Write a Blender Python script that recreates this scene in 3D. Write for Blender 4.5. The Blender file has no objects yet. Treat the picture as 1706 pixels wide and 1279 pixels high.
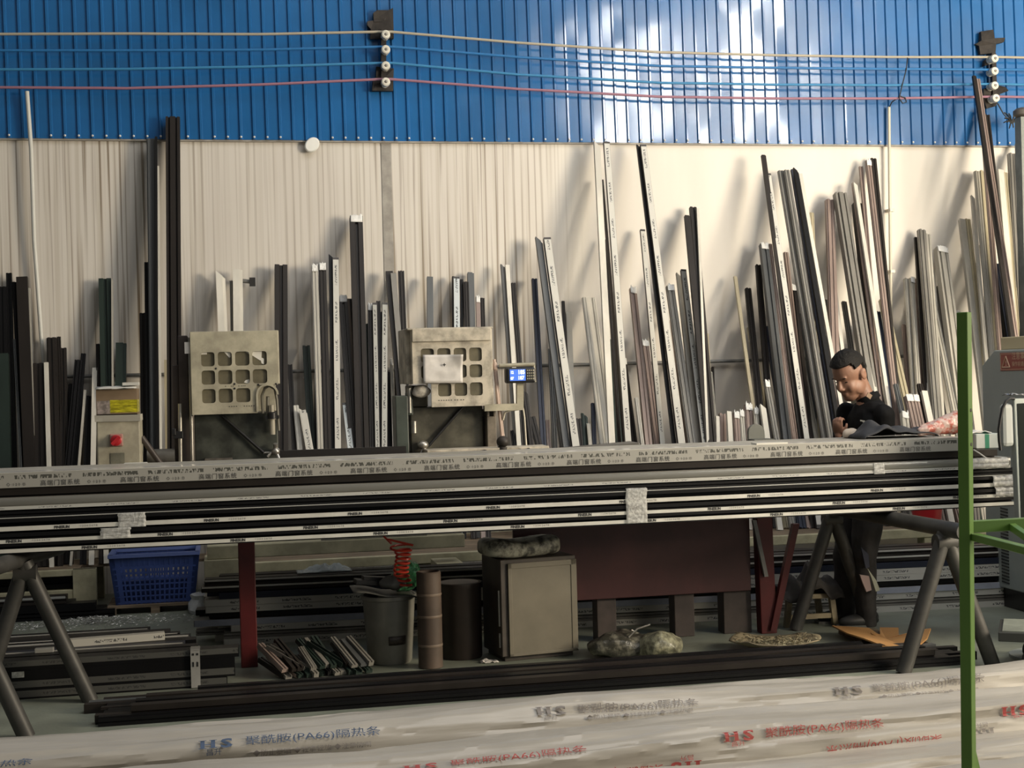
import bpy, bmesh, math, random
from mathutils import Vector, Matrix, noise
random.seed(7)
rnd = random.Random(11)
SC = bpy.context.scene
COL = SC.collection

# ------------------------------------------------------------------ camera
FPX, CW, CH = 2344.0, 1706.0, 1279.0
YAW, PITCH, ROLL = math.radians(11.4), -12.5 / 2344.0, math.radians(1.5)
CAM = Vector((0, 0, 1.6))
f0 = Vector((math.sin(YAW) * math.cos(PITCH), math.cos(YAW) * math.cos(PITCH), math.sin(PITCH)))
r0 = Vector((math.cos(YAW), -math.sin(YAW), 0))
u0 = r0.cross(f0)
CR = r0 * math.cos(ROLL) - u0 * math.sin(ROLL)
CU = u0 * math.cos(ROLL) + r0 * math.sin(ROLL)
cd = bpy.data.cameras.new('camera')
cam = bpy.data.objects.new('camera', cd)
COL.objects.link(cam)
mw = Matrix((CR, CU, -f0)).transposed().to_4x4()
mw.translation = CAM
cam.matrix_world = mw
cd.sensor_width = 36.0
cd.lens = FPX / CW * 36.0
cd.clip_start, cd.clip_end = 0.05, 200
SC.camera = cam

# ------------------------------------------------------------------ world, lights, exposure
SC.view_settings.view_transform = 'Standard'
SC.view_settings.look = 'None'
SC.view_settings.exposure = 0.0
SC.view_settings.gamma = 1.0
SC.view_settings.use_curve_mapping = False
wd = bpy.data.worlds.new('World')
SC.world = wd
wd.use_nodes = True
nt = wd.node_tree
bg = nt.nodes['Background']
tc = nt.nodes.new('ShaderNodeTexCoord')
sx = nt.nodes.new('ShaderNodeSeparateXYZ')
rp = nt.nodes.new('ShaderNodeValToRGB')
nt.links.new(tc.outputs['Generated'], sx.inputs[0])
nt.links.new(sx.outputs['Z'], rp.inputs[0])
nt.links.new(rp.outputs[0], bg.inputs[0])
rp.color_ramp.elements[0].position = 0.0
rp.color_ramp.elements[0].color = (0.10, 0.10, 0.095, 1)
rp.color_ramp.elements[1].position = 0.75
rp.color_ramp.elements[1].color = (0.53, 0.53, 0.51, 1)
e_ = rp.color_ramp.elements.new(0.42)
e_.color = (0.42, 0.40, 0.37, 1)
bg.inputs[1].default_value = 0.36


def area(name, loc, target, sx_, sy_, power, col, spread=180):
    l = bpy.data.lights.new(name, 'AREA')
    l.shape = 'RECTANGLE'
    l.size, l.size_y, l.energy, l.color = sx_, sy_, power, col
    l.spread = math.radians(spread)
    o = bpy.data.objects.new(name, l)
    COL.objects.link(o)
    o.location = loc
    o.rotation_euler = (Vector(target) - Vector(loc)).to_track_quat('-Z', 'Y').to_euler()
    return o


area('skylight', (4.2, 5.2, 8.2), (4.0, 6.6, 0), 7, 4.5, 310, (1.0, 0.98, 0.95))
area('doorway_daylight', (8.8, 3.2, 3.0), (5.4, 11.3, 2.6), 3.0, 2.4, 980, (1.0, 0.86, 0.65))
area('front_fill', (5.5, -3.5, 1.9), (2.6, 9.0, 0.5), 4.0, 2.6, 30, (1.0, 0.97, 0.91))  # added low front fill that lifts the fronts under the bench
area('clerestory_and_added_light', (8.15, -4.5, 7.3), (3.4, 11.3, 3.95), 1.4, 2.5, 19, (1.0, 0.97, 0.90), 50)
area('clerestory_and_added_light', (10.6, -4.5, 7.9), (4.4, 11.3, 4.1), 1.0, 3.0, 28, (1.0, 0.96, 0.86), 50)
area('clerestory_and_added_light', (14.0, -4.5, 7.6), (5.7, 11.3, 4.0), 6.5, 4.0, 9, (0.94, 0.97, 1.0), 60)  # not a window: broad dim light added to grey the blue sheets at right


def ray(px, py):
    return f0 + CR * ((px - CW / 2) / FPX) + CU * ((CH / 2 - py) / FPX)


def aty(px, py, y):
    d = ray(px, py)
    return CAM + d * (y / d.y)


def atz(px, py, z):
    d = ray(px, py)
    return CAM + d * ((z - CAM.z) / d.z)


def atx(px, py, x):
    d = ray(px, py)
    return CAM + d * (x / d.x)


def proj(p):
    d = Vector(p) - CAM
    k = d.dot(f0)
    return (CW / 2 + d.dot(CR) / k * FPX, CH / 2 - d.dot(CU) / k * FPX, k)


def mpx(px, p):          # metres covered by px pixels at point p
    return px * (Vector(p) - CAM).dot(f0) / FPX


# ------------------------------------------------------------------ materials
MATS = {}


def mat(name, col, rough=0.5, metal=0.0, var=0.0, vscale=6.0, col2=None, bump=0.0, bscale=40.0,
        stretch=None, alpha=1.0, emit=None, coat=0.0, spec=None, trans=0.0, ramp=(0.4, 0.65)):
    if name in MATS:
        return MATS[name]
    m = bpy.data.materials.new(name)
    m.use_nodes = True
    n = m.node_tree.nodes
    L = m.node_tree.links
    b = n['Principled BSDF']
    b.inputs['Base Color'].default_value = (*col, 1)
    b.inputs['Roughness'].default_value = rough
    b.inputs['Metallic'].default_value = metal
    b.inputs['Coat Weight'].default_value = coat
    if coat:
        b.inputs['Coat Roughness'].default_value = 0.08
    if spec is not None:
        b.inputs['Specular IOR Level'].default_value = spec
    b.inputs['Alpha'].default_value = alpha
    b.inputs['Transmission Weight'].default_value = trans
    if emit:
        b.inputs['Emission Color'].default_value = (*emit[0], 1)
        b.inputs['Emission Strength'].default_value = emit[1]
    if var or col2 or bump:
        t = n.new('ShaderNodeTexCoord')
        mp = n.new('ShaderNodeMapping')
        L.new(t.outputs['Object'], mp.inputs[0])
        if stretch:
            mp.inputs['Scale'].default_value = stretch
    if var or col2:
        nz = n.new('ShaderNodeTexNoise')
        nz.inputs['Scale'].default_value = vscale
        nz.inputs['Detail'].default_value = 5
        nz.inputs['Roughness'].default_value = 0.6
        L.new(mp.outputs[0], nz.inputs['Vector'])
        cr = n.new('ShaderNodeValToRGB')
        cr.color_ramp.elements[0].position, cr.color_ramp.elements[1].position = ramp
        c2 = col2 if col2 else tuple(min(1, c * (1 + var)) for c in col)
        c1 = col if col2 else tuple(c * (1 - var) for c in col)
        cr.color_ramp.elements[0].color = (*c1, 1)
        cr.color_ramp.elements[1].color = (*c2, 1)
        L.new(nz.outputs['Fac'], cr.inputs[0])
        L.new(cr.outputs[0], b.inputs['Base Color'])
    if bump:
        nb = n.new('ShaderNodeTexNoise')
        nb.inputs['Scale'].default_value = bscale
        nb.inputs['Detail'].default_value = 3
        L.new(mp.outputs[0], nb.inputs['Vector'])
        bp = n.new('ShaderNodeBump')
        bp.inputs['Strength'].default_value = bump
        bp.inputs['Distance'].default_value = 0.01
        L.new(nb.outputs['Fac'], bp.inputs['Height'])
        L.new(bp.outputs[0], b.inputs['Normal'])
    MATS[name] = m
    return m


def film_mat(name, col, ink, dens=0.5, rough=0.4, lo=0.30, hi=0.68):
    """printed protective film: rows of small broken marks running along U (metres)"""
    if name in MATS:
        return MATS[name]
    m = bpy.data.materials.new(name)
    m.use_nodes = True
    n = m.node_tree.nodes
    L = m.node_tree.links
    b = n['Principled BSDF']
    b.inputs['Roughness'].default_value = rough
    uv = n.new('ShaderNodeUVMap')
    s = n.new('ShaderNodeSeparateXYZ')
    L.new(uv.outputs[0], s.inputs[0])

    def math_(op, a, v=None, c=None):
        k = n.new('ShaderNodeMath')
        k.operation = op
        for i, q in enumerate((a, v, c)):
            if q is None:
                continue
            if isinstance(q, (int, float)):
                k.inputs[i].default_value = q
            else:
                L.new(q, k.inputs[i])
        return k.outputs[0]

    def nz1(scale, seed):
        k = n.new('ShaderNodeTexNoise')
        k.noise_dimensions = '2D'
        k.inputs['Scale'].default_value = 1.0
        k.inputs['Detail'].default_value = 1
        c = n.new('ShaderNodeCombineXYZ')
        L.new(math_('MULTIPLY', s.outputs['X'], scale), c.inputs[0])
        L.new(math_('MULTIPLY_ADD', s.outputs['Y'], 3.0, seed), c.inputs[1])
        L.new(c.outputs[0], k.inputs['Vector'])
        return k.outputs['Fac']

    glyph = math_('GREATER_THAN', nz1(110, 3.3), 0.5)
    gate = math_('GREATER_THAN', math_('FRACT', math_('MULTIPLY', s.outputs['X'], 3.1)), 1 - dens)
    band = math_('MULTIPLY', math_('GREATER_THAN', s.outputs['Y'], lo), math_('LESS_THAN', s.outputs['Y'], hi))
    k = math_('MULTIPLY', math_('MULTIPLY', glyph, gate), band)
    mx = n.new('ShaderNodeMix')
    mx.data_type = 'RGBA'
    mx.inputs['A'].default_value = (*col, 1)
    mx.inputs['B'].default_value = (*ink, 1)
    L.new(k, mx.inputs['Factor'])
    L.new(mx.outputs['Result'], b.inputs['Base Color'])
    MATS[name] = m
    return m


# ------------------------------------------------------------------ mesh builder
class MB:
    def __init__(s):
        s.v, s.f, s.m, s.uv, s.sm = [], [], [], [], []

    def face(s, idx, m=0, uv=None, smooth=False):
        s.f.append(tuple(idx))
        s.m.append(m)
        s.uv.append(uv)
        s.sm.append(smooth)

    def add(s, pts):
        i = len(s.v)
        s.v += [Vector(p) for p in pts]
        return i

    def obox(s, c, ax, ay, az, hx, hy, hz, m=0):
        c, ax, ay, az = Vector(c), Vector(ax), Vector(ay), Vector(az)
        i = s.add([c + ax * (hx * a) + ay * (hy * b) + az * (hz * d)
                   for a in (-1, 1) for b in (-1, 1) for d in (-1, 1)])
        for q in ((0, 1, 3, 2), (4, 6, 7, 5), (0, 4, 5, 1), (2, 3, 7, 6), (0, 2, 6, 4), (1, 5, 7, 3)):
            s.face([i + k for k in q], m)
        return s

    def box(s, x0, x1, y0, y1, z0, z1, m=0):
        return s.obox(((x0 + x1) / 2, (y0 + y1) / 2, (z0 + z1) / 2), (1, 0, 0), (0, 1, 0), (0, 0, 1),
                      abs(x1 - x0) / 2, abs(y1 - y0) / 2, abs(z1 - z0) / 2, m)

    def rbox(s, x0, x1, y0, y1, z0, z1, m=0, rz=0.0):
        c = Vector(((x0 + x1) / 2, (y0 + y1) / 2, (z0 + z1) / 2))
        a, b = math.cos(rz), math.sin(rz)
        return s.obox(c, (a, b, 0), (-b, a, 0), (0, 0, 1), (x1 - x0) / 2, (y1 - y0) / 2, (z1 - z0) / 2, m)

    def ext(s, poly, P0, P1, U, V, m=0, mitre=0.0, seg=1, wob=0.0, smooth=False, cap=True):
        """extrude 2d polygon (u,v) from P0 to P1; UV: u along length (m), v across"""
        P0, P1, U, V = Vector(P0), Vector(P1), Vector(U), Vector(V)
        ax = (P1 - P0)
        ln = ax.length
        ax = ax / ln
        k = len(poly)
        us = [p[0] for p in poly]
        w = (max(us) - min(us)) or 1
        i = len(s.v)
        for j in range(seg + 1):
            t = j / seg
            b = P0 + (P1 - P0) * t
            for (u, v) in poly:
                q = b + U * u + V * v
                if j == seg and mitre:
                    q += ax * (mitre * (u - min(us)))
                s.v.append(q)
        for j in range(seg):
            for a in range(k):
                b_ = (a + 1) % k
                v0, v1 = (poly[a][0] - min(us)) / w, (poly[b_][0] - min(us)) / w
                s.face((i + j * k + a, i + j * k + b_, i + (j + 1) * k + b_, i + (j + 1) * k + a), m,
                       ((ln * j / seg, v0), (ln * j / seg, v1), (ln * (j + 1) / seg, v1), (ln * (j + 1) / seg, v0)), smooth)
        if cap:
            s.face([i + a for a in reversed(range(k))], m)
            s.face([i + seg * k + a for a in range(k)], m)
        return s

    def tube(s, pts, r, n=10, m=0, cap=True, smooth=True):
        pts = [Vector(p) for p in pts]
        rs = r if isinstance(r, (list, tuple)) else [r] * len(pts)
        i = len(s.v)
        t0 = (pts[1] - pts[0]).normalized()
        a = t0.orthogonal().normalized()
        for j, p in enumerate(pts):
            t = (pts[min(j + 1, len(pts) - 1)] - pts[max(j - 1, 0)]).normalized()
            a = (a - t * a.dot(t)).normalized()
            b = t.cross(a)
            for q in range(n):
                an = 2 * math.pi * q / n
                s.v.append(p + (a * math.cos(an) + b * math.sin(an)) * rs[j])
        for j in range(len(pts) - 1):
            for q in range(n):
                q2 = (q + 1) % n
                s.face((i + j * n + q, i + j * n + q2, i + (j + 1) * n + q2, i + (j + 1) * n + q), m, None, smooth)
        if cap:
            s.face([i + q for q in reversed(range(n))], m)
            s.face([i + (len(pts) - 1) * n + q for q in range(n)], m)
        return s

    def lathe(s, prof, c, n=28, m=0, axis=(0, 0, 1), sx=1.0, sy=1.0):
        c = Vector(c)
        az = Vector(axis).normalized()
        a = az.orthogonal().normalized() if abs(az.z) < 0.999 else Vector((1, 0, 0))
        b = az.cross(a)
        i = len(s.v)
        for (r, z) in prof:
            for q in range(n):
                an = 2 * math.pi * q / n
                s.v.append(c + az * z + a * (r * sx * math.cos(an)) + b * (r * sy * math.sin(an)))
        for j in range(len(prof) - 1):
            for q in range(n):
                q2 = (q + 1) % n
                s.face((i + j * n + q, i + j * n + q2, i + (j + 1) * n + q2, i + (j + 1) * n + q), m, None, True)
        if prof[0][0] > 1e-5:
            s.face([i + q for q in reversed(range(n))], m)
        if prof[-1][0] > 1e-5:
            s.face([i + (len(prof) - 1) * n + q for q in range(n)], m)
        return s

    def ell(s, c, r, m=0, nu=18, nv=12, rot=None):
        c = Vector(c)
        R = rot if rot is not None else Matrix.Identity(3)
        i = len(s.v)
        for j in range(nv + 1):
            th = math.pi * j / nv
            for q in range(nu):
                ph = 2 * math.pi * q / nu
                s.v.append(c + R @ Vector((r[0] * math.sin(th) * math.cos(ph), r[1] * math.sin(th) * math.sin(ph), r[2] * math.cos(th))))
        for j in range(nv):
            for q in range(nu):
                q2 = (q + 1) % nu
                s.face((i + j * nu + q, i + (j + 1) * nu + q, i + (j + 1) * nu + q2, i + j * nu + q2), m, None, True)
        return s

    def grid(s, fn, nu, nv, m=0, smooth=True, closed_u=False):
        i = len(s.v)
        for a in range(nu + (0 if closed_u else 1)):
            for b in range(nv + 1):
                s.v.append(Vector(fn(a / nu, b / nv)))
        na = nu if closed_u else nu + 1
        for a in range(nu):
            for b in range(nv):
                a2 = (a + 1) % na
                s.face((i + a * (nv + 1) + b, i + a2 * (nv + 1) + b, i + a2 * (nv + 1) + b + 1, i + a * (nv + 1) + b + 1), m,
                       ((a / nu, b / nv), ((a + 1) / nu, b / nv), ((a + 1) / nu, (b + 1) / nv), (a / nu, (b + 1) / nv)), smooth)
        return s

    def jitter(s, amt, sc=20.0):
        for v in s.v:
            v += noise.noise_vector(v * sc) * amt
        return s


def wpos(o):
    p = Vector(o.location)
    while o.parent:
        o = o.parent
        p += o.location
    return p


def link(name, mb, mats, parent=None, bevel=0.0, sharp=40, origin=None, solid=0.0, subsurf=0):
    me = bpy.data.meshes.new(name)
    if parent is not None:
        org = wpos(parent)
    elif origin is not None:
        org = Vector(origin)
    else:
        xs, ys, zs = [v.x for v in mb.v], [v.y for v in mb.v], [v.z for v in mb.v]
        org = Vector(((min(xs) + max(xs)) / 2, (min(ys) + max(ys)) / 2, min(zs)))
    me.from_pydata([tuple(v - org) for v in mb.v], [], mb.f)
    if not isinstance(mats, (list, tuple)):
        mats = [mats]
    for m_ in mats:
        me.materials.append(m_)
    me.polygons.foreach_set('material_index', mb.m)
    me.polygons.foreach_set('use_smooth', mb.sm)
    if any(u is not None for u in mb.uv):
        ul = me.uv_layers.new(name='UVMap')
        flat = []
        for f_, u in zip(mb.f, mb.uv):
            for c in range(len(f_)):
                flat += list(u[c]) if u is not None else [0.0, 0.0]
        ul.data.foreach_set('uv', flat)
    me.update()
    if any(mb.sm):
        me.set_sharp_from_angle(angle=math.radians(sharp))
    o = bpy.data.objects.new(name, me)
    COL.objects.link(o)
    if parent is not None:
        o.parent = parent
    else:
        o.location = org
    if solid:
        md = o.modifiers.new('solid', 'SOLIDIFY')
        md.thickness = solid
        md.offset = 0
    if bevel:
        md = o.modifiers.new('bevel', 'BEVEL')
        md.width = bevel
        md.segments = 2
        md.limit_method = 'ANGLE'
        md.angle_limit = math.radians(40)
    if subsurf:
        md = o.modifiers.new('sub', 'SUBSURF')
        md.levels = md.render_levels = subsurf
    return o


def tag(o, label, cat, group=None, kind=None):
    o['label'] = label
    o['category'] = cat
    if group:
        o['group'] = group
    if kind:
        o['kind'] = kind
    return o


def thing(name, loc, label, cat, group=None):
    o = bpy.data.objects.new(name, None)
    o.empty_display_size = 0.1
    COL.objects.link(o)
    o.location = loc
    return tag(o, label, cat, group)


def struct(name, mb, mats, parent=None, **k):
    o = link(name, mb, mats, parent, **k)
    if parent is None:
        o['kind'] = 'structure'
    return o


def text2d(txt, size=1.0, bold=0.0, spacing=1.0, fine=0.0):
    """2-D outline mesh of a line of writing -> (verts, faces, width); baseline at 0, starts at 0"""
    cu = bpy.data.curves.new('lettering_source', 'FONT')
    cu.body = txt
    cu.size = size
    cu.offset = bold
    cu.space_character = spacing
    cu.resolution_u = 2
    o = bpy.data.objects.new('lettering_source', cu)
    COL.objects.link(o)
    bpy.context.view_layer.update()
    me = bpy.data.meshes.new_from_object(o.evaluated_get(bpy.context.evaluated_depsgraph_get()))
    if fine:
        bm = bmesh.new()
        bm.from_mesh(me)
        for _ in range(4):
            bmesh.ops.triangulate(bm, faces=bm.faces[:])
            es = [e for e in bm.edges if e.calc_length() > fine]
            if not es:
                break
            bmesh.ops.subdivide_edges(bm, edges=es, cuts=1)
        bm.to_mesh(me)
        bm.free()
    vs = [v.co.copy() for v in me.vertices]
    fs = [tuple(p.vertices) for p in me.polygons]
    bpy.data.objects.remove(o)
    bpy.data.curves.remove(cu)
    bpy.data.meshes.remove(me)
    w = max((v.x for v in vs), default=0)
    return vs, fs, w


def put_text(mb, t2, fn, m=0):
    i = mb.add([fn(v.x, v.y) for v in t2[0]])
    for f_ in t2[1]:
        mb.face([i + k for k in f_], m)

# ------------------------------------------------------------------ the setting
W = 11.3            # inner face of the cream wall
SEAM = 3.515
M_floor = mat('floor_paint', (0.225, 0.245, 0.20), 0.42, var=0.18, vscale=2.4, bump=0.12, bscale=60)
M_blue = mat('blue_sheet', (0.014, 0.122, 0.345), 0.20, var=0.12, vscale=1.2, coat=0.8)
M_cap = mat('screw_cap', (0.7, 0.72, 0.72), 0.4)
M_joint = mat('joint_strip', (0.34, 0.32, 0.29), 0.6, var=0.2)


def cream_wall_mat():
    m = bpy.data.materials.new('cream_wall')
    m.use_nodes = True
    n, L = m.node_tree.nodes, m.node_tree.links
    b = n['Principled BSDF']
    b.inputs['Roughness'].default_value = 0.5
    t = n.new('ShaderNodeTexCoord')

    def noi(scale, det=3):
        mp = n.new('ShaderNodeMapping')
        mp.inputs['Scale'].default_value = scale
        L.new(t.outputs['Object'], mp.inputs[0])
        z = n.new('ShaderNodeTexNoise')
        z.inputs['Scale'].default_value = 1.0
        z.inputs['Detail'].default_value = det
        L.new(mp.outputs[0], z.inputs['Vector'])
        return z.outputs['Fac']

    def ramp(src, a, c0, bb, c1):
        r = n.new('ShaderNodeValToRGB')
        r.color_ramp.elements[0].position, r.color_ramp.elements[1].position = a, bb
        r.color_ramp.elements[0].color, r.color_ramp.elements[1].color = (*c0, 1), (*c1, 1)
        L.new(src, r.inputs[0])
        return r.outputs[0]

    def mul(a, b_):
        k = n.new('ShaderNodeMix')
        k.data_type = 'RGBA'
        k.blend_type = 'MULTIPLY'
        k.inputs['Factor'].default_value = 1.0
        L.new(a, k.inputs['A'])
        L.new(b_, k.inputs['B'])
        return k.outputs['Result']

    base = ramp(noi((3.0, 1, 0.5)), 0.35, (0.65, 0.61, 0.56), 0.7, (0.71, 0.675, 0.62))
    lines = ramp(noi((26, 1, 0.25), 4), 0.34, (0.84, 0.82, 0.78), 0.52, (1, 1, 1))
    # run-off stains: thin vertical streaks, thick where water ran down from the blue sheets
    s = n.new('ShaderNodeSeparateXYZ')
    L.new(t.outputs['Object'], s.inputs[0])
    where = n.new('ShaderNodeValToRGB')
    mr = n.new('ShaderNodeMapRange')
    mr.inputs[1].default_value, mr.inputs[2].default_value = -2.0, 8.0
    L.new(s.outputs['X'], mr.inputs[0])
    L.new(mr.outputs[0], where.inputs[0])
    e = where.color_ramp.elements
    e[0].position, e[0].color = 0.05, (0.75, 0.75, 0.75, 1)
    e[1].position, e[1].color = 0.50, (0.0, 0.0, 0.0, 1)
    for p_, c_ in ((0.14, 1.0), (0.20, 0.35), (0.26, 0.45), (0.345, 0.9), (0.44, 0.85), (0.48, 0.1)):
        x_ = e.new(p_)
        x_.color = (c_, c_, c_, 1)
    streak = ramp(noi((34, 1, 0.35), 3), 0.52, (1, 1, 1), 0.66, (0.34, 0.28, 0.21))
    k = n.new('ShaderNodeMix')
    k.data_type = 'RGBA'
    L.new(where.outputs[0], k.inputs['Factor'])
    k.inputs['A'].default_value = (1, 1, 1, 1)
    L.new(streak, k.inputs['B'])
    k2 = n.new('ShaderNodeMix')
    k2.data_type = 'RGBA'
    L.new(where.outputs[0], k2.inputs['Factor'])
    k2.inputs['A'].default_value = (1, 1, 1, 1)
    L.new(lines, k2.inputs['B'])
    L.new(mul(mul(base, k2.outputs['Result']), k.outputs['Result']), b.inputs['Base Color'])
    return m


M_cream = cream_wall_mat()
fl = MB()
fl.box(-8, 14, -6, W + 0.3, -0.1, 0)
struct('floor', fl, M_floor, origin=(0, 0, 0))
wl = MB()
wl.box(-3.2, 9.5, W, W + 0.12, 0.0, SEAM + 0.25)
wall = struct('wall_back', wl, M_cream, origin=(0, W, 0))
# corrugated blue sheets: flat pans, narrow ribs, slightly dented
wb = MB()
pitch = 0.102
xs = []
x = -3.2
k = 0
while x < 9.4:
    xs += [(x, 0.0), (x + 0.072, 0.0), (x + 0.080, 0.016), (x + 0.094, 0.016)]
    x += pitch
zs = [SEAM + 0.0 + q * 0.11 for q in range(24)]
NZ = len(zs)
i0 = len(wb.v)
for (x, d) in xs:
    for z in zs:
        sk = -(z - SEAM) * 0.012
        dent = 0.006 * noise.noise(Vector((x * 1.1, z * 0.9, 3.1))) + 0.0045 * noise.noise(Vector((x * 3.2, z * 2.6, 9.0)))
        dent += 0.002 * noise.noise(Vector((x * 9.0, z * 3.0, 5.0)))
        wb.v.append(Vector((x + sk, W - 0.035 - d + dent, z)))
for a in range(len(xs) - 1):
    flat = abs(xs[a][1] - xs[a + 1][1]) < 1e-6
    for c in range(NZ - 1):
        wb.face((i0 + a * NZ + c, i0 + (a + 1) * NZ + c, i0 + (a + 1) * NZ + c + 1, i0 + a * NZ + c + 1), 0, None, True)
blue = struct('wall_upper', wb, M_blue, sharp=20, origin=(0, W, SEAM))
sc_ = MB()
x = -3.2
while x < 9.3:
    if rnd.random() < 0.8:
        sc_.ell((x + 0.087, W - 0.056, SEAM + 0.02), (0.009, 0.008, 0.009), nu=8, nv=5)
    x += pitch
o = link('screw_head_row', sc_, M_cap, blue)
o['kind'] = 'stuff'
# flashing lip under the blue sheets and the joint strip of the cream panels
tr = MB()
tr.box(-3.2, 9.4, W - 0.03, W, SEAM - 0.012, SEAM + 0.005)
struct('trim_1', tr, M_joint)
tr = MB()
xj = aty(646, 400, W).x
tr.box(xj - 0.035, xj + 0.045, W - 0.006, W, 0.0, SEAM - 0.015)
struct('trim_2', tr, M_joint)
# patches where a bracket is let into the sheets are part of the brackets below

# ------------------------------------------------------------------ wires and insulator brackets
M_rust = mat('dark_rusty_steel', (0.018, 0.014, 0.012), 0.7, var=0.5, vscale=14)
M_porc = mat('glazed_porcelain', (0.72, 0.70, 0.62), 0.25, var=0.08)
M_bolt = mat('bolt_steel', (0.2, 0.19, 0.17), 0.5, 0.7)
YW = W - 0.20


def bracket(name, pxs, label, plates, tilt):
    p0 = aty(pxs[1][0], pxs[1][1], W - 0.06)
    t = thing(name, p0, label, 'insulator bracket', 'wire brackets on the blue wall')
    for pl in plates:
        mb = MB()
        pts = [aty(a, b, W - 0.055) for a, b in pl]
        i = mb.add(pts)
        j = mb.add([p - Vector((0, rnd.uniform(0.03, 0.055), 0)) for p in pts])
        k = len(pts)
        mb.face(list(range(i, i + k)))
        mb.face(list(reversed(range(j, j + k))))
        for q in range(k):
            mb.face((i + q, j + q, j + (q + 1) % k, i + (q + 1) % k))
        link('steel_plate', mb, M_rust, t)
    bar = MB()
    a_, b_ = aty(pxs[0][0] - 4, pxs[0][1] - 8, W - 0.1), aty(pxs[3][0] - 4, pxs[3][1] + 8, W - 0.1)
    bar.ext([(-.02, -.02), (.02, -.02), (.02, .02), (-.02, .02)], a_, b_, (1, 0, 0), (0, 1, 0))
    link('upright_bar', bar, M_rust, t)
    for (a, b) in pxs:
        c = aty(a, b, YW)
        mb = MB()
        mb.lathe([(0.012, 0.10), (0.030, 0.10), (0.032, 0.085), (0.022, 0.07), (0.020, 0.055), (0.035, 0.045), (0.037, 0.02),
                  (0.033, 0.0), (0.022, -0.006), (0.014, -0.004)], c, n=24, axis=(0, 1, 0))
        ins = link('insulator', mb, M_porc, t)
        bo = MB()
        bo.lathe([(0.0, -0.014), (0.010, -0.013), (0.012, -0.005), (0.012, 0.12)], c, n=12, axis=(0, 1, 0))
        link('bolt', bo, M_bolt, ins)
    return t


INS1 = [(643, 57), (643, 82), (643, 109), (643, 136)]
INS2 = [(1658, 97), (1658, 118), (1658, 142), (1660, 163)]
bracket('insulator_bracket', INS1, 'rusty bracket with four white insulators above the cream panel joint', [
    [(611, 38), (622, 36), (621, 24), (628, 19), (646, 19), (654, 15), (655, 66), (616, 66), (617, 50), (611, 44)],
    [(626, 113), (655, 116), (654, 153), (619, 153), (621, 132), (626, 130)],
    [(622, 34), (640, 33), (650, 26), (654, 29), (640, 38), (622, 39)]], 0)
bracket('insulator_bracket', INS2, 'rusty bracket with four insulators above the tall bar stack at far right', [
    [(1631, 54), (1651, 51), (1652, 66), (1669, 65), (1668, 72), (1655, 75), (1654, 90), (1630, 92), (1628, 78), (1622, 75), (1630, 70)],
    [(1634, 150), (1652, 143), (1672, 146), (1676, 153), (1662, 158), (1655, 178), (1640, 182), (1632, 165)],
    [(1637, 102), (1650, 92), (1654, 98), (1646, 108), (1636, 112)]], 0)
for k, (nm, cl, lab, ptsL, ptsR, end) in enumerate([
    ('beige', (0.42, 0.38, 0.30), 'beige power wire, topmost of the four on the blue wall', [(-60, 57), (210, 56), (430, 57)], [(860, 71), (1100, 87), (1290, 92), (1480, 95)], (2060, 103)),
    ('bright_blue', (0.02, 0.16, 0.42), 'blue power wire, second from the top on the blue wall', [(-60, 84), (210, 84), (430, 83)], [(860, 95), (1100, 110), (1290, 113), (1480, 115)], (2060, 121)),
    ('sky_blue', (0.04, 0.22, 0.45), 'blue power wire, third from the top on the blue wall', [(-60, 116), (210, 115), (430, 111)], [(860, 124), (1100, 138), (1290, 141), (1480, 142)], (2060, 149)),
    ('mauve', (0.32, 0.16, 0.22), 'reddish power wire, lowest of the four on the blue wall', [(-60, 145), (210, 147), (430, 141)], [(860, 148), (1100, 161), (1290, 164), (1480, 164)], (2060, 168))]):
    P = ptsL + [(INS1[k][0] - 10, INS1[k][1] - 4), (INS1[k][0] + 10, INS1[k][1] - 4)] + ptsR + [(INS2[k][0] - 10, INS2[k][1] - 2), (INS2[k][0] + 8, INS2[k][1] - 2), end]
    ctl = [aty(a, b, YW + 0.055) for a, b in P]
    pts = []
    for q in range(len(ctl) - 1):
        p0, p1, p2, p3 = ctl[max(q - 1, 0)], ctl[q], ctl[q + 1], ctl[min(q + 2, len(ctl) - 1)]
        for t_ in range(6):
            u = t_ / 6
            m1, m2 = (p2 - p0) * 0.5, (p3 - p1) * 0.5
            if (p2 - p1).length < 0.2:
                m1 = m2 = (p2 - p1)
            else:
                m1, m2 = (p2 - p1) * 0.9, (p2 - p1) * 0.9
            pts.append(p1 + (p2 - p1) * u + Vector((0, 0, 0.0015 * noise.noise(Vector((p1.x * 3 + u * 5, k, 0))))))
    pts.append(ctl[-1])
    mb = MB()
    mb.tube(pts, 0.0105, 8)
    w_ = link('power_wire', mb, mat('wire_' + nm, cl, 0.45))
    tag(w_, lab, 'wire', 'wires along the blue wall')

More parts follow.
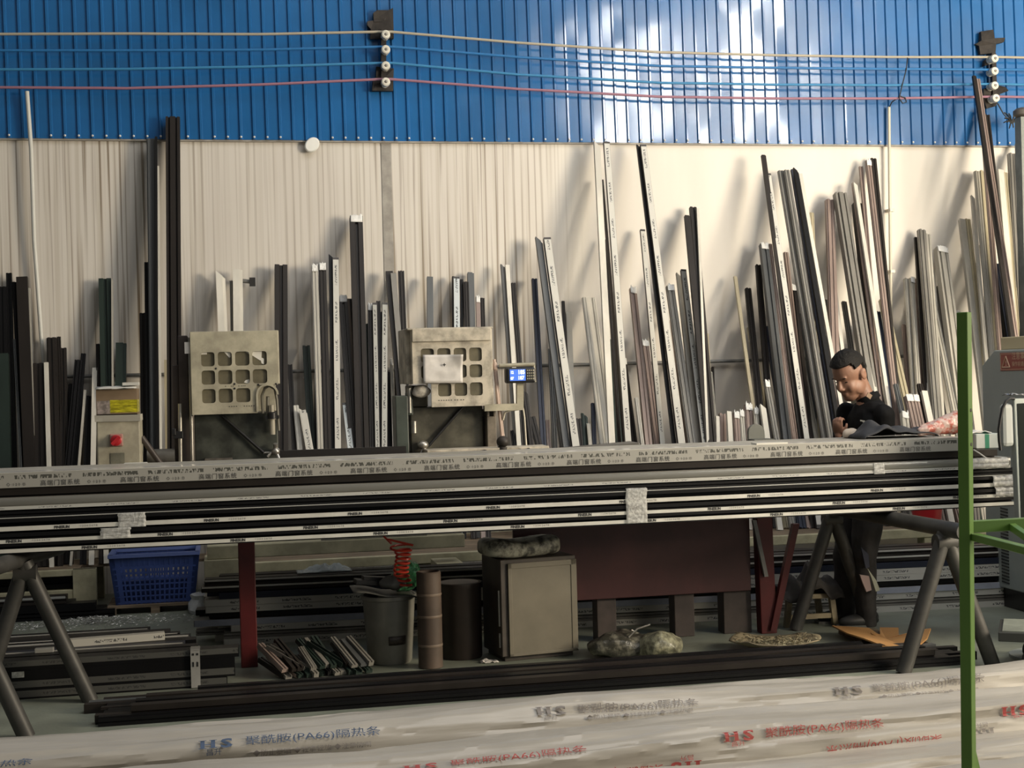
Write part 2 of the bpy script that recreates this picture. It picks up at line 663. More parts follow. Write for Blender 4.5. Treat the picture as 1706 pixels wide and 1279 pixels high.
# loose stub of wire, conduits, horizontal rail, disc for a daylight spot
M_pvc = mat('white_pvc', (0.62, 0.62, 0.58), 0.35)
M_pvc2 = mat('cream_pvc', (0.62, 0.57, 0.46), 0.4)
M_grey = mat('grey_steel', (0.20, 0.20, 0.195), 0.5, 0.3, var=0.15)
mb = MB()
mb.tube([aty(45, 152, W - 0.12), aty(52, 250, W - 0.10), aty(57, 400, W - 0.08), aty(63, 480, W - 0.07), aty(70, 576, W - 0.06), aty(88, 760, W - 0.06)], 0.016, 12)
tag(link('conduit', mb, M_pvc), 'thin white plastic conduit tilted against the wall left of the dark bars', 'conduit')
mb = MB()
mb.tube([aty(1481, 178, W - 0.075), aty(1482, 300, W - 0.075), aty(1484, 480, W - 0.075), aty(1487, 600, W - 0.06), aty(1489, 700, W - 0.05)], 0.013, 12)
cn = link('conduit', mb, M_pvc2)
tag(cn, 'thin cream conduit rising upright from behind the man to the wires', 'conduit')
mb = MB()
mb.tube([aty(1481, 180, W - 0.075), aty(1486, 170, W - 0.12), aty(1500, 160, W - 0.16), aty(1508, 163, W - 0.16), aty(1510, 170, W - 0.17),
         aty(1504, 172, W - 0.18), aty(1498, 164, W - 0.17), aty(1503, 142, W - 0.16), aty(1510, 115, W - 0.16), aty(1512, 96, W - 0.15)], 0.005, 8)
link('looped_wire', mb, mat('black_rubber', (0.015, 0.015, 0.016), 0.5), cn)
for a, b in ((1485, 350), (1486, 452)):
    mb = MB()
    c = aty(a, b, W - 0.075)
    mb.box(c.x - 0.02, c.x + 0.02, W - 0.095, W, c.z - 0.012, c.z + 0.012)
    link('saddle_clip', mb, M_pvc2, cn)
mb = MB()
zr = aty(900, 609, W - 0.04).z
mb.tube([(-2.6, W - 0.045, zr + 0.01), (1.5, W - 0.045, zr), (4.0, W - 0.045, zr), (6.2, W - 0.045, zr + 0.005)], 0.014, 10)
tag(link('wall_pipe', mb, M_grey), 'thin grey pipe running level along the cream wall behind the bars', 'pipe')
mb = MB()
c = aty(402, 469, W)
mb.tube([c, c + Vector((0, -0.1, 0)), aty(416, 469, W - 0.11)], 0.016, 10)
bk = link('wall_hook', mb, M_grey)
tag(bk, 'small grey hook fixed to the cream wall beside the two white boards', 'hook')
mb = MB()
e_ = aty(421, 469, W - 0.11)
mb.box(e_.x - 0.025, e_.x + 0.02, e_.y - 0.03, e_.y + 0.03, e_.z - 0.035, e_.z + 0.03)
link('clamp', mb, mat('black_iron', (0.03, 0.03, 0.03), 0.55, 0.4), bk)
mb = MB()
c = aty(520, 241, W - 0.06)  # added white disc, standing in for a bright spot of daylight at the seam
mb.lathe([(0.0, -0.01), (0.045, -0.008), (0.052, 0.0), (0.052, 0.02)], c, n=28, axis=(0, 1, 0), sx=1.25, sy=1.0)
tag(link('daylight_spot', mb, mat('daylight_spot_white', (0.85, 0.86, 0.83), 0.4)), 'white oval disc for a daylight spot on the lower edge of the blue sheets', 'cap')  # not a real cap: added disc standing in for a bright spot of daylight
# tangle of wire ends and a grey steel mast at the right edge
mb = MB()
c = aty(1686, 205, W - 0.2)
mb.tube([aty(1662, 172, W - 0.16), aty(1672, 190, W - 0.2), c], 0.006, 6)
for q in range(16):
    d = Vector((rnd.uniform(-1, 1), rnd.uniform(-.6, .2), rnd.uniform(-.9, 1))) * 0.09
    mb.tube([c, c + d * 0.5 + Vector((0, 0, .02)), c + d], 0.006, 6)
tag(link('wire_tangle', mb, MATS['black_rubber']), 'black tangle of cut wire ends hanging beneath the right bracket', 'wire')
mast = thing('steel_mast', aty(1704, 560, 10.3) * 1.0, 'grey steel mast with a capped top at the right edge', 'post')
pa, pb = aty(1704, 196, 10.3), aty(1712, 560, 10.3)
mb = MB()
mb.ext([(-.045, -.045), (.045, -.045), (.045, .045), (-.045, .045)], Vector((pb.x, 10.3, 0.0)), pa, (1, 0, 0), (0, 1, 0))
link('shaft', mb, mat('grey_green_paint', (0.16, 0.18, 0.17), 0.5, var=0.2), mast)
mb = MB()
mb.lathe([(0.035, 0.0), (0.075, 0.02), (0.075, 0.055), (0.05, 0.075), (0.0, 0.085)], pa, n=20)
link('cap', mb, mat('dark_cap', (0.10, 0.09, 0.08), 0.5), mast)

# ------------------------------------------------------------------ leaning aluminium bars
PC = {'D': ('dark', (0.024, 0.020, 0.018)), 'K': ('black', (0.006, 0.006, 0.007)), 'G': ('grey', (0.205, 0.195, 0.175)),
      'L': ('pale', (0.43, 0.41, 0.36)), 'W': ('white', (0.64, 0.615, 0.55)), 'N': ('navy', (0.03, 0.036, 0.058)),
      'T': ('greenish', (0.026, 0.040, 0.034)), 'B': ('brownish', (0.27, 0.205, 0.18)), 'S': ('slate', (0.085, 0.09, 0.093)),
      'O': ('tan', (0.44, 0.39, 0.27)), 'P': ('printed', (0.05, 0.045, 0.042))}
BM = {k: mat('bar_' + v[0].replace(' ', '_'), v[1], 0.42, 0.0 if k in 'WO' else 0.06, var=0.16, vscale=3, stretch=(1, 1, 0.25), spec=0.25 if k in 'DKTN' else None)
      for k, v in PC.items()}
FILM = film_mat('printed_film', (0.58, 0.57, 0.525), (0.12, 0.12, 0.12), 0.55)
FILM2 = film_mat('grey_printed_film', (0.40, 0.40, 0.37), (0.05, 0.05, 0.05), 0.7)
FILM3 = film_mat('blue_printed_film', (0.55, 0.60, 0.62), (0.08, 0.09, 0.1), 0.6)
M_torn = mat('torn_film', (0.82, 0.82, 0.80), 0.35, bump=0.4, bscale=80)
# cross sections, u -0.5..0.5, v back -0.5 .. front 0.5
SEC = [
    [(-.5, -.5), (.5, -.5), (.5, .5), (.14, .5), (.10, .2), (-.10, .2), (-.14, .5), (-.5, .5)],
    [(-.5, -.5), (.5, -.5), (.5, .15), (.22, .15), (.22, .5), (-.5, .5)],
    [(-.5, -.5), (.5, -.5), (.5, .35), (.36, .35), (.36, .5), (.10, .5), (.10, .28), (-.12, .28), (-.12, .5), (-.38, .5), (-.38, .22), (-.5, .22)],
    [(-.5, -.5), (.5, -.5), (.5, .5), (-.5, .5)],
    [(-.5, -.5), (.5, -.5), (.5, .5), (.40, .5), (.40, -.1), (-.40, -.1), (-.40, .5), (-.5, .5)],
    [(-.5, -.5), (.5, -.5), (.5, .42), (.3, .42), (.27, .1), (.2, .1), (.17, .5), (-.2, .5), (-.23, .1), (-.3, .1), (-.33, .42), (-.5, .42)],
]
BARS = [
 # left of the switch box
 (4, 478, 10, 780, 13, 'K', 1), (15, 455, 24, 780, 9, 'K', 0, '0'), (27, 470, 40, 780, 12, 'K', 0), (37, 462, 50, 784, 18, 'D', 1, '3'),
 (49, 480, 58, 784, 3, 'L', 1, '3'), (4, 590, 8, 784, 20, 'T', 3, '3'), (12, 589, 13, 784, 4, 'L', 3, '3'), (24, 565, 29, 660, 4, 'S', 2),
 (64, 606, 67, 783, 20, 'D', 2), (77, 604, 82, 784, 7, 'W', 3, '3'), (86, 563, 92, 764, 16, 'D', 1, '2'), (98, 561, 103, 720, 6, 'D', 0),
 (105, 580, 109, 780, 11, 'D', 0), (105, 653, 103, 783, 8, 'D', 2, '4'), (131, 600, 114, 780, 12, 'K', 1), (139, 589, 124, 780, 8, 'K', 0),
 (142, 650, 131, 783, 4, 'L', 2, '3'), (121, 640, 118, 780, 14, 'K', 0), (150, 660, 145, 780, 10, 'K', 1),
 # behind the switch box
 (158, 613, 156, 730, 8, 'W', 2, '3'), (170, 613, 172, 700, 8, 'W', 1, '3'), (175, 465, 180, 700, 20, 'T', 0, '0'), (164, 573, 166, 720, 8, 'D', 1),
 (202, 572, 200, 720, 17, 'T', 1, '1'), (187, 466, 188, 700, 3, 'L', 1, '3'), (216, 640, 214, 720, 14, 'T', 2),
 # left of the left saw
 (238, 522, 241, 740, 11, 'D', 1), (244, 437, 247, 740, 7, 'K', 2), (252, 232, 258, 740, 15, 'S', 1, '2'), (260, 228, 262, 740, 4, 'K', 2, '3'),
 (263, 277, 268, 742, 4, 'W', 2, '3'), (288, 196, 291, 745, 23, 'D', 1, '5'), (276, 600, 278, 740, 5, 'O', 0, '3'),
 # behind the left saw
 (367, 452, 379, 720, 15, 'W', 1, '1m'), (386, 468, 391, 720, 7, 'G', 0), (396, 450, 399, 720, 16, 'W', 1, '1'), (468, 443, 469, 760, 21, 'D', 1, '0'),
 # between the saws
 (483, 608, 491, 760, 8, 'D', 2), (493, 676, 500, 755, 9, 'W', 3, '2'), (504, 681, 517, 755, 12, 'W', 4, 'mf'), (510, 577, 520, 755, 12, 'T', 1, '0'),
 (524, 443, 534, 756, 10, 'L', 2, '2c'), (537, 441, 546, 756, 12, 'D', 2, '2c'), (551, 424, 556, 757, 7, 'K', 1, '3m'), (559, 430, 563, 757, 10, 'P', 2),
 (571, 495, 590, 757, 14, 'D', 2, '0c'), (582, 497, 601, 757, 9, 'D', 1, '4'), (593, 362, 604, 757, 21, 'D', 1, '0c'), (575, 672, 585, 757, 10, 'P', 4, 'b'),
 (617, 508, 621, 757, 9, 'D', 2, 'c'), (624, 505, 629, 757, 7, 'P', 3, 'g'), (630, 502, 635, 757, 7, 'D', 2), (641, 505, 640, 757, 9, 'P', 3, 'g'),
 (634, 520, 634, 757, 5, 'D', 1), (648, 453, 673, 720, 12, 'D', 1, '3'), (655, 456, 678, 720, 9, 'G', 2, '3'), (668, 452, 679, 720, 10, 'D', 0),
 (652, 600, 657, 755, 5, 'L', 3, '3c'), (661, 615, 665, 740, 9, 'D', 2), (610, 540, 614, 757, 8, 'T', 1), (545, 620, 549, 757, 8, 'D', 1), (530, 600, 528, 757, 10, 'K', 0), (604, 560, 612, 757, 10, 'K', 0), (648, 620, 648, 757, 10, 'K', 0),
 # behind the right saw
 (716, 462, 718, 720, 10, 'S', 1, '3'), (755, 461, 757, 720, 4, 'K', 0, '3'), (760, 462, 763, 720, 10, 'P', 1, 'b'), (769, 466, 772, 720, 5, 'K', 0),
 (776, 470, 784, 720, 9, 'D', 1), (784, 455, 790, 720, 11, 'S', 0, '1'), (796, 495, 801, 720, 7, 'B', 2, '3c'), (803, 497, 809, 720, 8, 'D', 1),
 # beside the readout
 (838, 440, 858, 700, 9, 'G', 1, '2n'), (845, 442, 864, 737, 7, 'W', 2, '3'), (855, 472, 876, 737, 8, 'D', 1, '2'), (874, 650, 885, 738, 8, 'D', 3, 'm'),
 (886, 695, 897, 738, 11, 'D', 3), (890, 465, 905, 738, 9, 'N', 1, '0'), (897, 395, 943, 738, 11, 'S', 2, '1n'), (911, 397, 958, 738, 12, 'P', 3),
 (938, 502, 952, 738, 5, 'D', 1), (947, 520, 955, 738, 9, 'L', 0, '3'), (917, 582, 924, 738, 8, 'S', 1), (922, 630, 936, 738, 8, 'G', 1, '2'),
 (963, 698, 967, 738, 9, 'D', 2), (973, 688, 976, 738, 10, 'T', 2, 'm'), (988, 672, 990, 738, 7, 'N', 2), (980, 706, 983, 738, 6, 'L', 3), (854, 718, 857, 738, 8, 'K', 3), (862, 690, 866, 738, 8, 'D', 2), (912, 700, 914, 738, 6, 'B', 1),
 # right of the readout
 (974, 496, 1004, 738, 9, 'W', 3, '2'), (981, 496, 1013, 738, 7, 'W', 2, '3'), (989, 496, 1020, 738, 6, 'W', 1, '2'), (994, 236, 1019, 738, 10, 'W', 2, '3n'),
 (1010, 400, 1032, 738, 5, 'D', 1), (1003, 300, 1040, 738, 4, 'D', 1, '3'), (1010, 237, 1046, 738, 10, 'P', 2), (1017, 566, 1031, 738, 11, 'T', 2), (1024, 600, 1040, 738, 8, 'T', 1), (1026, 620, 1048, 738, 9, 'P', 3, 'g'),
 (1038, 600, 1056, 738, 10, 'D', 3, 'c'), (1060, 663, 1070, 738, 6, 'L', 2), (1054, 481, 1080, 738, 11, 'B', 2, '0c'), (1074, 570, 1095, 738, 12, 'B', 3, '2c'), (1064, 560, 1085, 738, 8, 'D', 1),
 (1070, 383, 1103, 738, 8, 'P', 1), (1063, 241, 1123, 738, 6, 'K', 2, '3n'), (1071, 242, 1134, 738, 10, 'P', 3), (1102, 461, 1138, 738, 6, 'W', 2, '3'),
 (1110, 535, 1146, 738, 10, 'B', 1), (1116, 477, 1153, 738, 13, 'G', 2, '2c'), (1130, 455, 1162, 738, 8, 'L', 1, '3n'), (1138, 450, 1173, 738, 9, 'P', 3, 'g'), (1145, 360, 1180, 738, 10, 'D', 2, '1'),
 (1154, 346, 1187, 738, 11, 'D', 1, '0'), (1162, 348, 1178, 720, 4, 'W', 2, '3'), (1177, 556, 1186, 738, 6, 'O', 1, '3'), (1183, 620, 1194, 738, 7, 'L', 2), (1187, 612, 1192, 738, 4, 'D', 1), (1128, 600, 1160, 738, 8, 'D', 1),
 # short row and bars left of the man
 (1195, 694, 1196, 738, 6, 'W', 2, '3'), (1203, 690, 1204, 738, 11, 'B', 1), (1214, 686, 1217, 738, 8, 'W', 3, '3'), (1226, 688, 1229, 738, 10, 'B', 2, '2c'), (1235, 685, 1239, 738, 8, 'L', 2, '2c'), (1246, 675, 1250, 738, 13, 'B', 2, '2c'),
 (1259, 681, 1262, 738, 8, 'L', 3, 'c'), (1270, 674, 1279, 738, 9, 'W', 4, '3m'),
 (1225, 461, 1263, 738, 6, 'O', 1, '1'), (1246, 481, 1272, 738, 10, 'D', 1), (1249, 546, 1284, 738, 9, 'O', 2, '2'), (1277, 636, 1295, 738, 9, 'G', 4, '2c'), (1263, 442, 1286, 738, 9, 'D', 1), (1272, 408, 1311, 738, 14, 'S', 2, '0c'),
 (1280, 546, 1312, 738, 13, 'N', 3, '2'), (1293, 509, 1327, 738, 9, 'B', 3), (1283, 407, 1322, 738, 6, 'B', 1), (1272, 259, 1336, 738, 8, 'D', 3, '1'), (1279, 290, 1344, 738, 9, 'P', 4), (1309, 421, 1345, 738, 8, 'B', 1), (1318, 478, 1346, 738, 17, 'D', 2, '2c'),
 (1326, 553, 1362, 738, 11, 'L', 4, '0'), (1336, 523, 1368, 738, 8, 'S', 3), (1300, 285, 1375, 738, 9, 'G', 2, '2'), (1310, 284, 1385, 738, 9, 'G', 3, '2'), (1321, 283, 1396, 738, 8, 'N', 2, '0'), (1325, 280, 1402, 738, 8, 'K', 4, '1n'), (1333, 290, 1412, 738, 6, 'W', 4, '3'),
 # behind the man
 (1352, 355, 1362, 600, 7, 'O', 0), (1382, 334, 1392, 650, 14, 'B', 1, '2'), (1399, 323, 1456, 690, 20, 'G', 2, '5'), (1383, 421, 1410, 640, 6, 'W', 3, '3'), (1417, 398, 1462, 690, 8, 'W', 4, '3'), (1424, 304, 1483, 690, 6, 'W', 2, '3n'), (1421, 305, 1470, 690, 4, 'B', 1, '3'),
 (1427, 340, 1465, 690, 14, 'D', 1, '0'), (1434, 278, 1470, 690, 6, 'B', 0), (1446, 268, 1494, 690, 9, 'B', 1, '2c'), (1454, 265, 1496, 690, 11, 'D', 0, '2'), (1471, 500, 1516, 700, 13, 'O', 2, '2'), (1406, 503, 1440, 720, 8, 'G', 3), (1420, 490, 1456, 720, 10, 'S', 4, '2'), (1453, 535, 1488, 738, 10, 'G', 3, '4c'),
 (1440, 580, 1480, 738, 10, 'G', 5, '2'), (1452, 585, 1494, 738, 10, 'L', 5, '2'), (1462, 560, 1503, 738, 9, 'S', 4), (1474, 600, 1510, 738, 9, 'G', 5, '2'), (1383, 560, 1398, 738, 12, 'T', 4, 'c'), (1462, 520, 1490, 700, 9, 'N', 2), (1360, 500, 1385, 738, 9, 'D', 0), (1375, 500, 1402, 738, 8, 'G', 1), (1480, 560, 1512, 738, 8, 'D', 2),
 # left of the green post
 (1507, 542, 1522, 738, 9, 'B', 3), (1510, 465, 1527, 720, 9, 'L', 1, '2'), (1519, 464, 1534, 720, 8, 'L', 2, '2c'), (1527, 466, 1540, 720, 7, 'B', 1), (1536, 464, 1551, 720, 8, 'W', 2, '3c'), (1535, 384, 1564, 738, 13, 'G', 1, '2'), (1545, 391, 1570, 738, 9, 'L', 1, '0'), (1526, 396, 1546, 720, 6, 'D', 0),
 (1567, 415, 1610, 738, 20, 'L', 1, '5c'), (1554, 450, 1570, 700, 6, 'W', 1, '3'), (1548, 478, 1601, 738, 11, 'L', 3, '2'), (1558, 478, 1608, 738, 11, 'G', 2, '0'), (1532, 535, 1573, 738, 7, 'W', 4, '3'), (1542, 534, 1574, 738, 9, 'D', 3), (1546, 563, 1580, 738, 13, 'G', 4, '1'), (1539, 652, 1557, 738, 10, 'W', 6, '3'), (1532, 640, 1550, 738, 9, 'D', 5),
 (1523, 533, 1540, 738, 12, 'L', 3, '0'), (1513, 660, 1530, 738, 13, 'B', 6, '2c'), (1524, 660, 1541, 738, 11, 'B', 6, '2c'), (1506, 688, 1511, 738, 12, 'L', 7, '0c'), (1584, 515, 1612, 738, 11, 'T', 3), (1577, 505, 1604, 738, 8, 'T', 2), (1594, 520, 1622, 738, 9, 'L', 2, 'c'), (1492, 640, 1514, 738, 8, 'S', 5), (1556, 700, 1566, 738, 12, 'B', 6), (1600, 560, 1615, 738, 12, 'G', 4),
 # right of the green post
 (1602, 366, 1632, 620, 10, 'L', 1, '3'), (1611, 366, 1640, 620, 10, 'O', 1, '2'), (1620, 326, 1643, 600, 6, 'L', 2, '3n'), (1627, 286, 1656, 620, 9, 'L', 1, '2'), (1637, 286, 1664, 620, 11, 'O', 1, '0'), (1623, 127, 1692, 600, 7, 'D', 4, '1'), (1629, 132, 1699, 600, 6, 'B', 3, '0'), (1644, 192, 1690, 600, 8, 'D', 2), (1636, 180, 1668, 600, 8, 'B', 1),
 (1646, 408, 1674, 620, 15, 'D', 3, '0'), (1636, 408, 1658, 620, 8, 'O', 3, '3'), (1666, 284, 1694, 620, 10, 'W', 2, '3'), (1674, 288, 1700, 600, 8, 'O', 2, '2'), (1685, 257, 1704, 600, 12, 'G', 1, '2'), (1696, 240, 1712, 600, 9, 'L', 1), (1694, 492, 1708, 620, 13, 'B', 4, '2'), (1660, 440, 1688, 620, 9, 'N', 3), (1626, 440, 1648, 620, 9, 'D', 2), (1680, 460, 1698, 620, 9, 'D', 2),
]
ZONES = [(150, 'left of the beige switch box'), (230, 'behind the beige switch box'), (320, 'just left of the left saw'), (475, 'behind the left saw'),
         (680, 'between the two saws'), (825, 'behind the right saw'), (970, 'beside the digital readout'), (1192, 'right of the digital readout'),
         (1345, 'left of the man'), (1492, 'behind the man'), (1601, 'left of the green post'), (3000, 'right of the green post')]
ORD = ['', 'first', 'second', 'third', 'fourth', 'fifth', 'sixth', 'seventh', 'eighth', 'ninth', 'tenth', 'eleventh', 'twelfth', 'thirteenth',
       'fourteenth', 'fifteenth', 'sixteenth', 'seventeenth', 'eighteenth', 'nineteenth', 'twentieth']


def interp(x, tab):
    for (a, va), (b, vb) in zip(tab, tab[1:]):
        if x <= b:
            return va + (vb - va) * max(0, (x - a)) / (b - a)
    return tab[-1][1]


def zone_of(x):
    for lim, z in ZONES:
        if x < lim:
            return z


count = {}
for b in BARS:
    k = (zone_of(b[0]), b[5])
    count.setdefault(k, []).append(b[0])
for k in count:
    count[k].sort()
used = {}
seen = {}


def leaning_bar(b):
    xt, yt, xb, yb, w, st, lay = b[:7]
    op = b[7] if len(b) > 7 else ''
    digs = [c for c in op if c.isdigit()]
    sec = SEC[int(digs[0])] if digs else SEC[(0, 2, 5)[int(xt) % 3]]
    if st == 'P':
        sec = SEC[3]
    base_y = interp(xb, [(-50, 10.9), (300, 10.75), (480, 10.5), (900, 10.3), (1250, 10.1), (1720, 9.9)]) - 0.05 * lay
    zb = interp(xb, [(0, 0.30), (310, 0.30), (340, 0.40), (1800, 0.40)])
    ytop = W - 0.075 - 0.045 * lay
    top = aty(xt, yt, ytop)
    if top.z < 1.55:
        ytop = min(ytop, base_y + (top.z - zb) * 0.42 + 0.12)
        top = aty(xt, yt, ytop)
    # the foot: follow the bar's picture line down until it reaches the rack shelf
    lo, hi = 0.2, 6.0
    for _ in range(50):
        t = (lo + hi) / 2
        q = aty(xt + (xb - xt) * t, yt + (yb - yt) * t, base_y)
        if q.z > zb:
            lo = t
        else:
            hi = t
    foot = aty(xt + (xb - xt) * lo, yt + (yb - yt) * lo, base_y)
    D = (top - foot).normalized()
    V = Vector((0, -1, 0))
    V = (V - D * V.dot(D)).normalized()
    U = D.cross(V)
    if U.x < 0:
        U = -U
    wm = mpx(w, top)
    dm = max(0.022, min(0.07, wm * 0.65))
    poly = [(u * wm, v * dm) for u, v in sec]
    mitre = 0.0
    if 'm' in op:
        mitre = -0.9
    elif 'n' in op:
        mitre = -1.0
    mb = MB()
    P1 = top
    if mitre:
        P1 = top
    mb.ext(poly, foot, P1, U, V, mitre=mitre if 'n' not in op else 0.0)
    if 'n' in op:                       # mitre falling to the left side of the bar
        k = len(poly)
        for q in range(k):
            mb.v[-k + q] -= D * (poly[q][0] + wm / 2) * 1.1
    o = link('aluminium_bar', mb, BM[st], None, origin=foot)
    z = zone_of(xt)
    names = count[(z, st)]
    used[(z, st)] = used.get((z, st), 0)
    n = sorted(names).index(xt) + 1 + seen.get((z, st, xt), 0)
    seen[(z, st, xt)] = seen.get((z, st, xt), 0) + 1
    h = 'tall' if top.z > 2.7 else ('short' if top.z < 1.35 else 'medium')
    cw = PC[st][0] + (' ' if st != 'P' else ' ')
    lab = f'{h} {cw}bar leaning {z}'
    if len(names) > 1:
        lab += f', {ORD[n]} of that colour from left'
    tag(o, lab, 'bar', 'aluminium bars leaning on the wall')
    if st == 'P' or 'f' in op:
        fm = FILM2 if 'g' in op else FILM3 if 'b' in op else FILM
        fb = MB()
        a = 0.47 if st == 'P' else 0.4
        fb.ext([(-a * wm, dm / 2), (a * wm, dm / 2), (a * wm, dm / 2 + 0.002), (-a * wm, dm / 2 + 0.002)], foot + D * 0.03, top - D * (0.02 if 'n' not in op else wm), U, V)
        # run the print across the front face
        fb.uv = [None] * len(fb.f)
        L_ = (top - foot).length
        fb.uv[2] = ((0, 1), (0, 0), (L_, 0), (L_, 1))
        ff = link('printed_film', fb, fm, o)
    if 'c' in op:
        cb = MB()
        sgn = 1
        pts = []
        for q in range(7):
            u = (q / 6 - 0.5) * wm * 0.9
            pts.append(u)
        cb.grid(lambda a, b_: top + U * ((a - .5) * wm * 0.92) + V * (dm * 0.5 + 0.004 + 0.006 * noise.noise(Vector((a * 4, b_ * 3, xt)))) + D * (-0.055 + b_ * (0.06 + 0.035 * noise.noise(Vector((a * 5, xt, 1))))), 8, 5)
        link('torn_film', cb, M_torn, o, solid=0.002)


for b in BARS:
    leaning_bar(b)

# ------------------------------------------------------------------ racks that carry the leaning bars
M_rack = mat('cream_rack_paint', (0.42, 0.39, 0.26), 0.55, var=0.22, vscale=5)
M_wood = mat('dirty_wood', (0.20, 0.15, 0.10), 0.7, var=0.35, vscale=4, stretch=(1, 6, 6))


def rack(label, x0, x1, yf, yb, zlo, zhi, posts, uprights=()):
    t = thing('storage_rack', ((x0 + x1) / 2, (yf + yb) / 2, 0), label, 'rack')
    mb = MB()
    mb.box(x0, x1, yf, yf + 0.06, zlo, zhi)
    link('front_beam', mb, M_rack, t, bevel=0.004)
    mb = MB()
    mb.box(x0, x1, yb - 0.06, yb, zlo, zhi)
    link('rear_beam', mb, M_rack, t)
    mb = MB()
    mb.box(x0, x1, yf + 0.06, yb - 0.06, zhi - 0.02, zhi)
    link('shelf_board', mb, M_wood, t)
    for (a, b) in posts:
        mb = MB()
        mb.box(a, b, yf + 0.005, yf + 0.12, 0, zlo)
        mb.box(a, b, yb - 0.12, yb - 0.005, 0, zlo)
        link('post', mb, M_rack, t, bevel=0.004)
    for (a, b, zt) in uprights:
        mb = MB()
        mb.box(a, b, yf - 0.05, yf - 0.002, 0.0, zt)
        link('upright', mb, M_rack, t, bevel=0.004)
    return t


xa, xb_, xc, xd = aty(340, 930, 9.4).x, aty(402, 930, 9.4).x, aty(728, 930, 9.4).x, aty(772, 930, 9.4).x
xe, xf = aty(1433, 880, 9.5).x, aty(1447, 880, 9.5).x
rack('cream steel rack along the wall behind the long floor stack', xa, 7.2, 9.56, 10.75, 0.335, 0.40,
     [(xa, xb_), (xc, xd), (3.0, 3.1), (5.0, 5.1), (7.0, 7.1)], [(xe, xf, 0.62)])
for (p0, p1, q0, lab) in ((340, 402, 912, 'cream foam block standing between the blue crate and the red post'), (728, 772, 918, 'cream foam block standing behind the cardboard tube')):
    mb = MB()
    mb.box(aty(p0, 940, 9.2).x, aty(p1, 940, 9.2).x, 9.2, 9.5, 0, aty((p0 + p1) / 2, q0 + 20, 9.2).z)
    tag(link('foam_block', mb, mat('cream_foam', (0.40, 0.37, 0.25), 0.65, var=0.15, vscale=6), bevel=0.006), lab, 'block')
ZBEAM = max(aty(371, 932, 9.2).z, aty(750, 938, 9.2).z) + 0.001
mb = MB()
mb.box(aty(345, 920, 9.22).x, aty(775, 920, 9.22).x, 9.22, 9.34, ZBEAM, ZBEAM + 0.085)
tag(link('cream_beam', mb, M_rack, bevel=0.005), 'cream beam lying across two foam blocks behind the red post', 'beam')
xl = aty(160, 950, 10.5).x
lr = thing('storage_rack', (xl - 1.2, 10.8, 0), 'low cream frame rack at left, filled with dark bars', 'rack')
for nm, (z0, z1) in (('lower_rail', (0.07, 0.155)), ('upper_rail', (0.255, 0.30))):
    mb = MB()
    mb.box(xl - 2.4, xl, 10.5, 10.55, z0, z1)
    mb.box(xl - 2.4, xl, 11.1, 11.15, z0, z1)
    link(nm, mb, M_rack, lr, bevel=0.004)
mb = MB()
mb.box(xl - 0.16, xl, 10.49, 10.56, 0, 0.30)
link('post', mb, M_rack, lr)
mb = MB()
mb.box(xl - 0.1, xl, 11.09, 11.16, 0, 0.30)
link('post', mb, M_rack, lr)
mb = MB()
mb.box(xl - 2.3, xl - 0.12, 10.56, 11.09, 0.28, 0.30)
mb.box(xl - 0.12, xl + 1.3, 10.76, 11.09, 0.28, 0.30)
mb.box(xl + 1.05, xl + 1.25, 10.8, 11.05, 0.0, 0.28)
link('shelf_board', mb, M_wood, lr)

# ------------------------------------------------------------------ horizontal bars
FSEC = [[(-.5, -.5), (-.5, .5), (-.12, .5), (-.12, .34), (.02, .34), (.02, .5), (.34, .5), (.34, .25), (.5, .25), (.5, -.5)],
        [(-.5, -.5), (-.5, .3), (-.3, .3), (-.3, .5), (.5, .5), (.5, -.5)],
        [(-.5, -.5), (-.5, .5), (.5, .5), (.5, -.5)],
        [(-.5, -.5), (-.5, .5), (-.15, .5), (-.1, .15), (.15, .15), (.2, .5), (.5, .5), (.5, -.5)]]
M_silver = mat('silver_film', (0.46, 0.46, 0.44), 0.3, 0.2, var=0.12, vscale=3, stretch=(0.3, 1, 1))
M_edge = mat('pale_edge_film', (0.60, 0.59, 0.55), 0.35, var=0.1)
M_bluefilm = mat('pale_blue_film', (0.40, 0.43, 0.52), 0.35, var=0.1)


def hbar(name, P0, P1, dep, h, m, sec, film=None, label='', cat='bar', group=None, f_lo=-.5, f_hi=.5, filmname='printed_film'):
    """a bar lying level: P0,P1 are its lower front edge ends"""
    P0, P1 = Vector(P0), Vector(P1)
    d = (P1 - P0).normalized()
    back = Vector((-d.y, d.x, 0)).normalized()
    up = d.cross(back).normalized()
    if up.z < 0:
        up = -up
    off = up * (h / 2) + back * (dep / 2)
    mb = MB()
    mb.ext([(u * h, v * dep) for u, v in FSEC[sec]], P0 + off, P1 + off, up, -back)
    o = link(name, mb, m, None, origin=P0 + (P1 - P0) * 0.5)
    tag(o, label, cat, group)
    if film:
        fb = MB()
        L_ = (P1 - P0).length
        e = 0.0018
        a, b = P0 + d * 0.004 + off, P1 - d * 0.004 + off
        i = len(fb.v)
        vv = dep / 2 + 0.0008
        fb.ext([(f_lo * h, vv), (f_hi * h, vv), (f_hi * h, vv + e), (f_lo * h, vv + e)], a, b, up, -back)
        fb.uv = [None] * len(fb.f)
        fb.uv[2] = ((0, 1), (0, 0), (L_, 0), (L_, 1))
        link(filmname, fb, film, o)
    return o, d, back, up


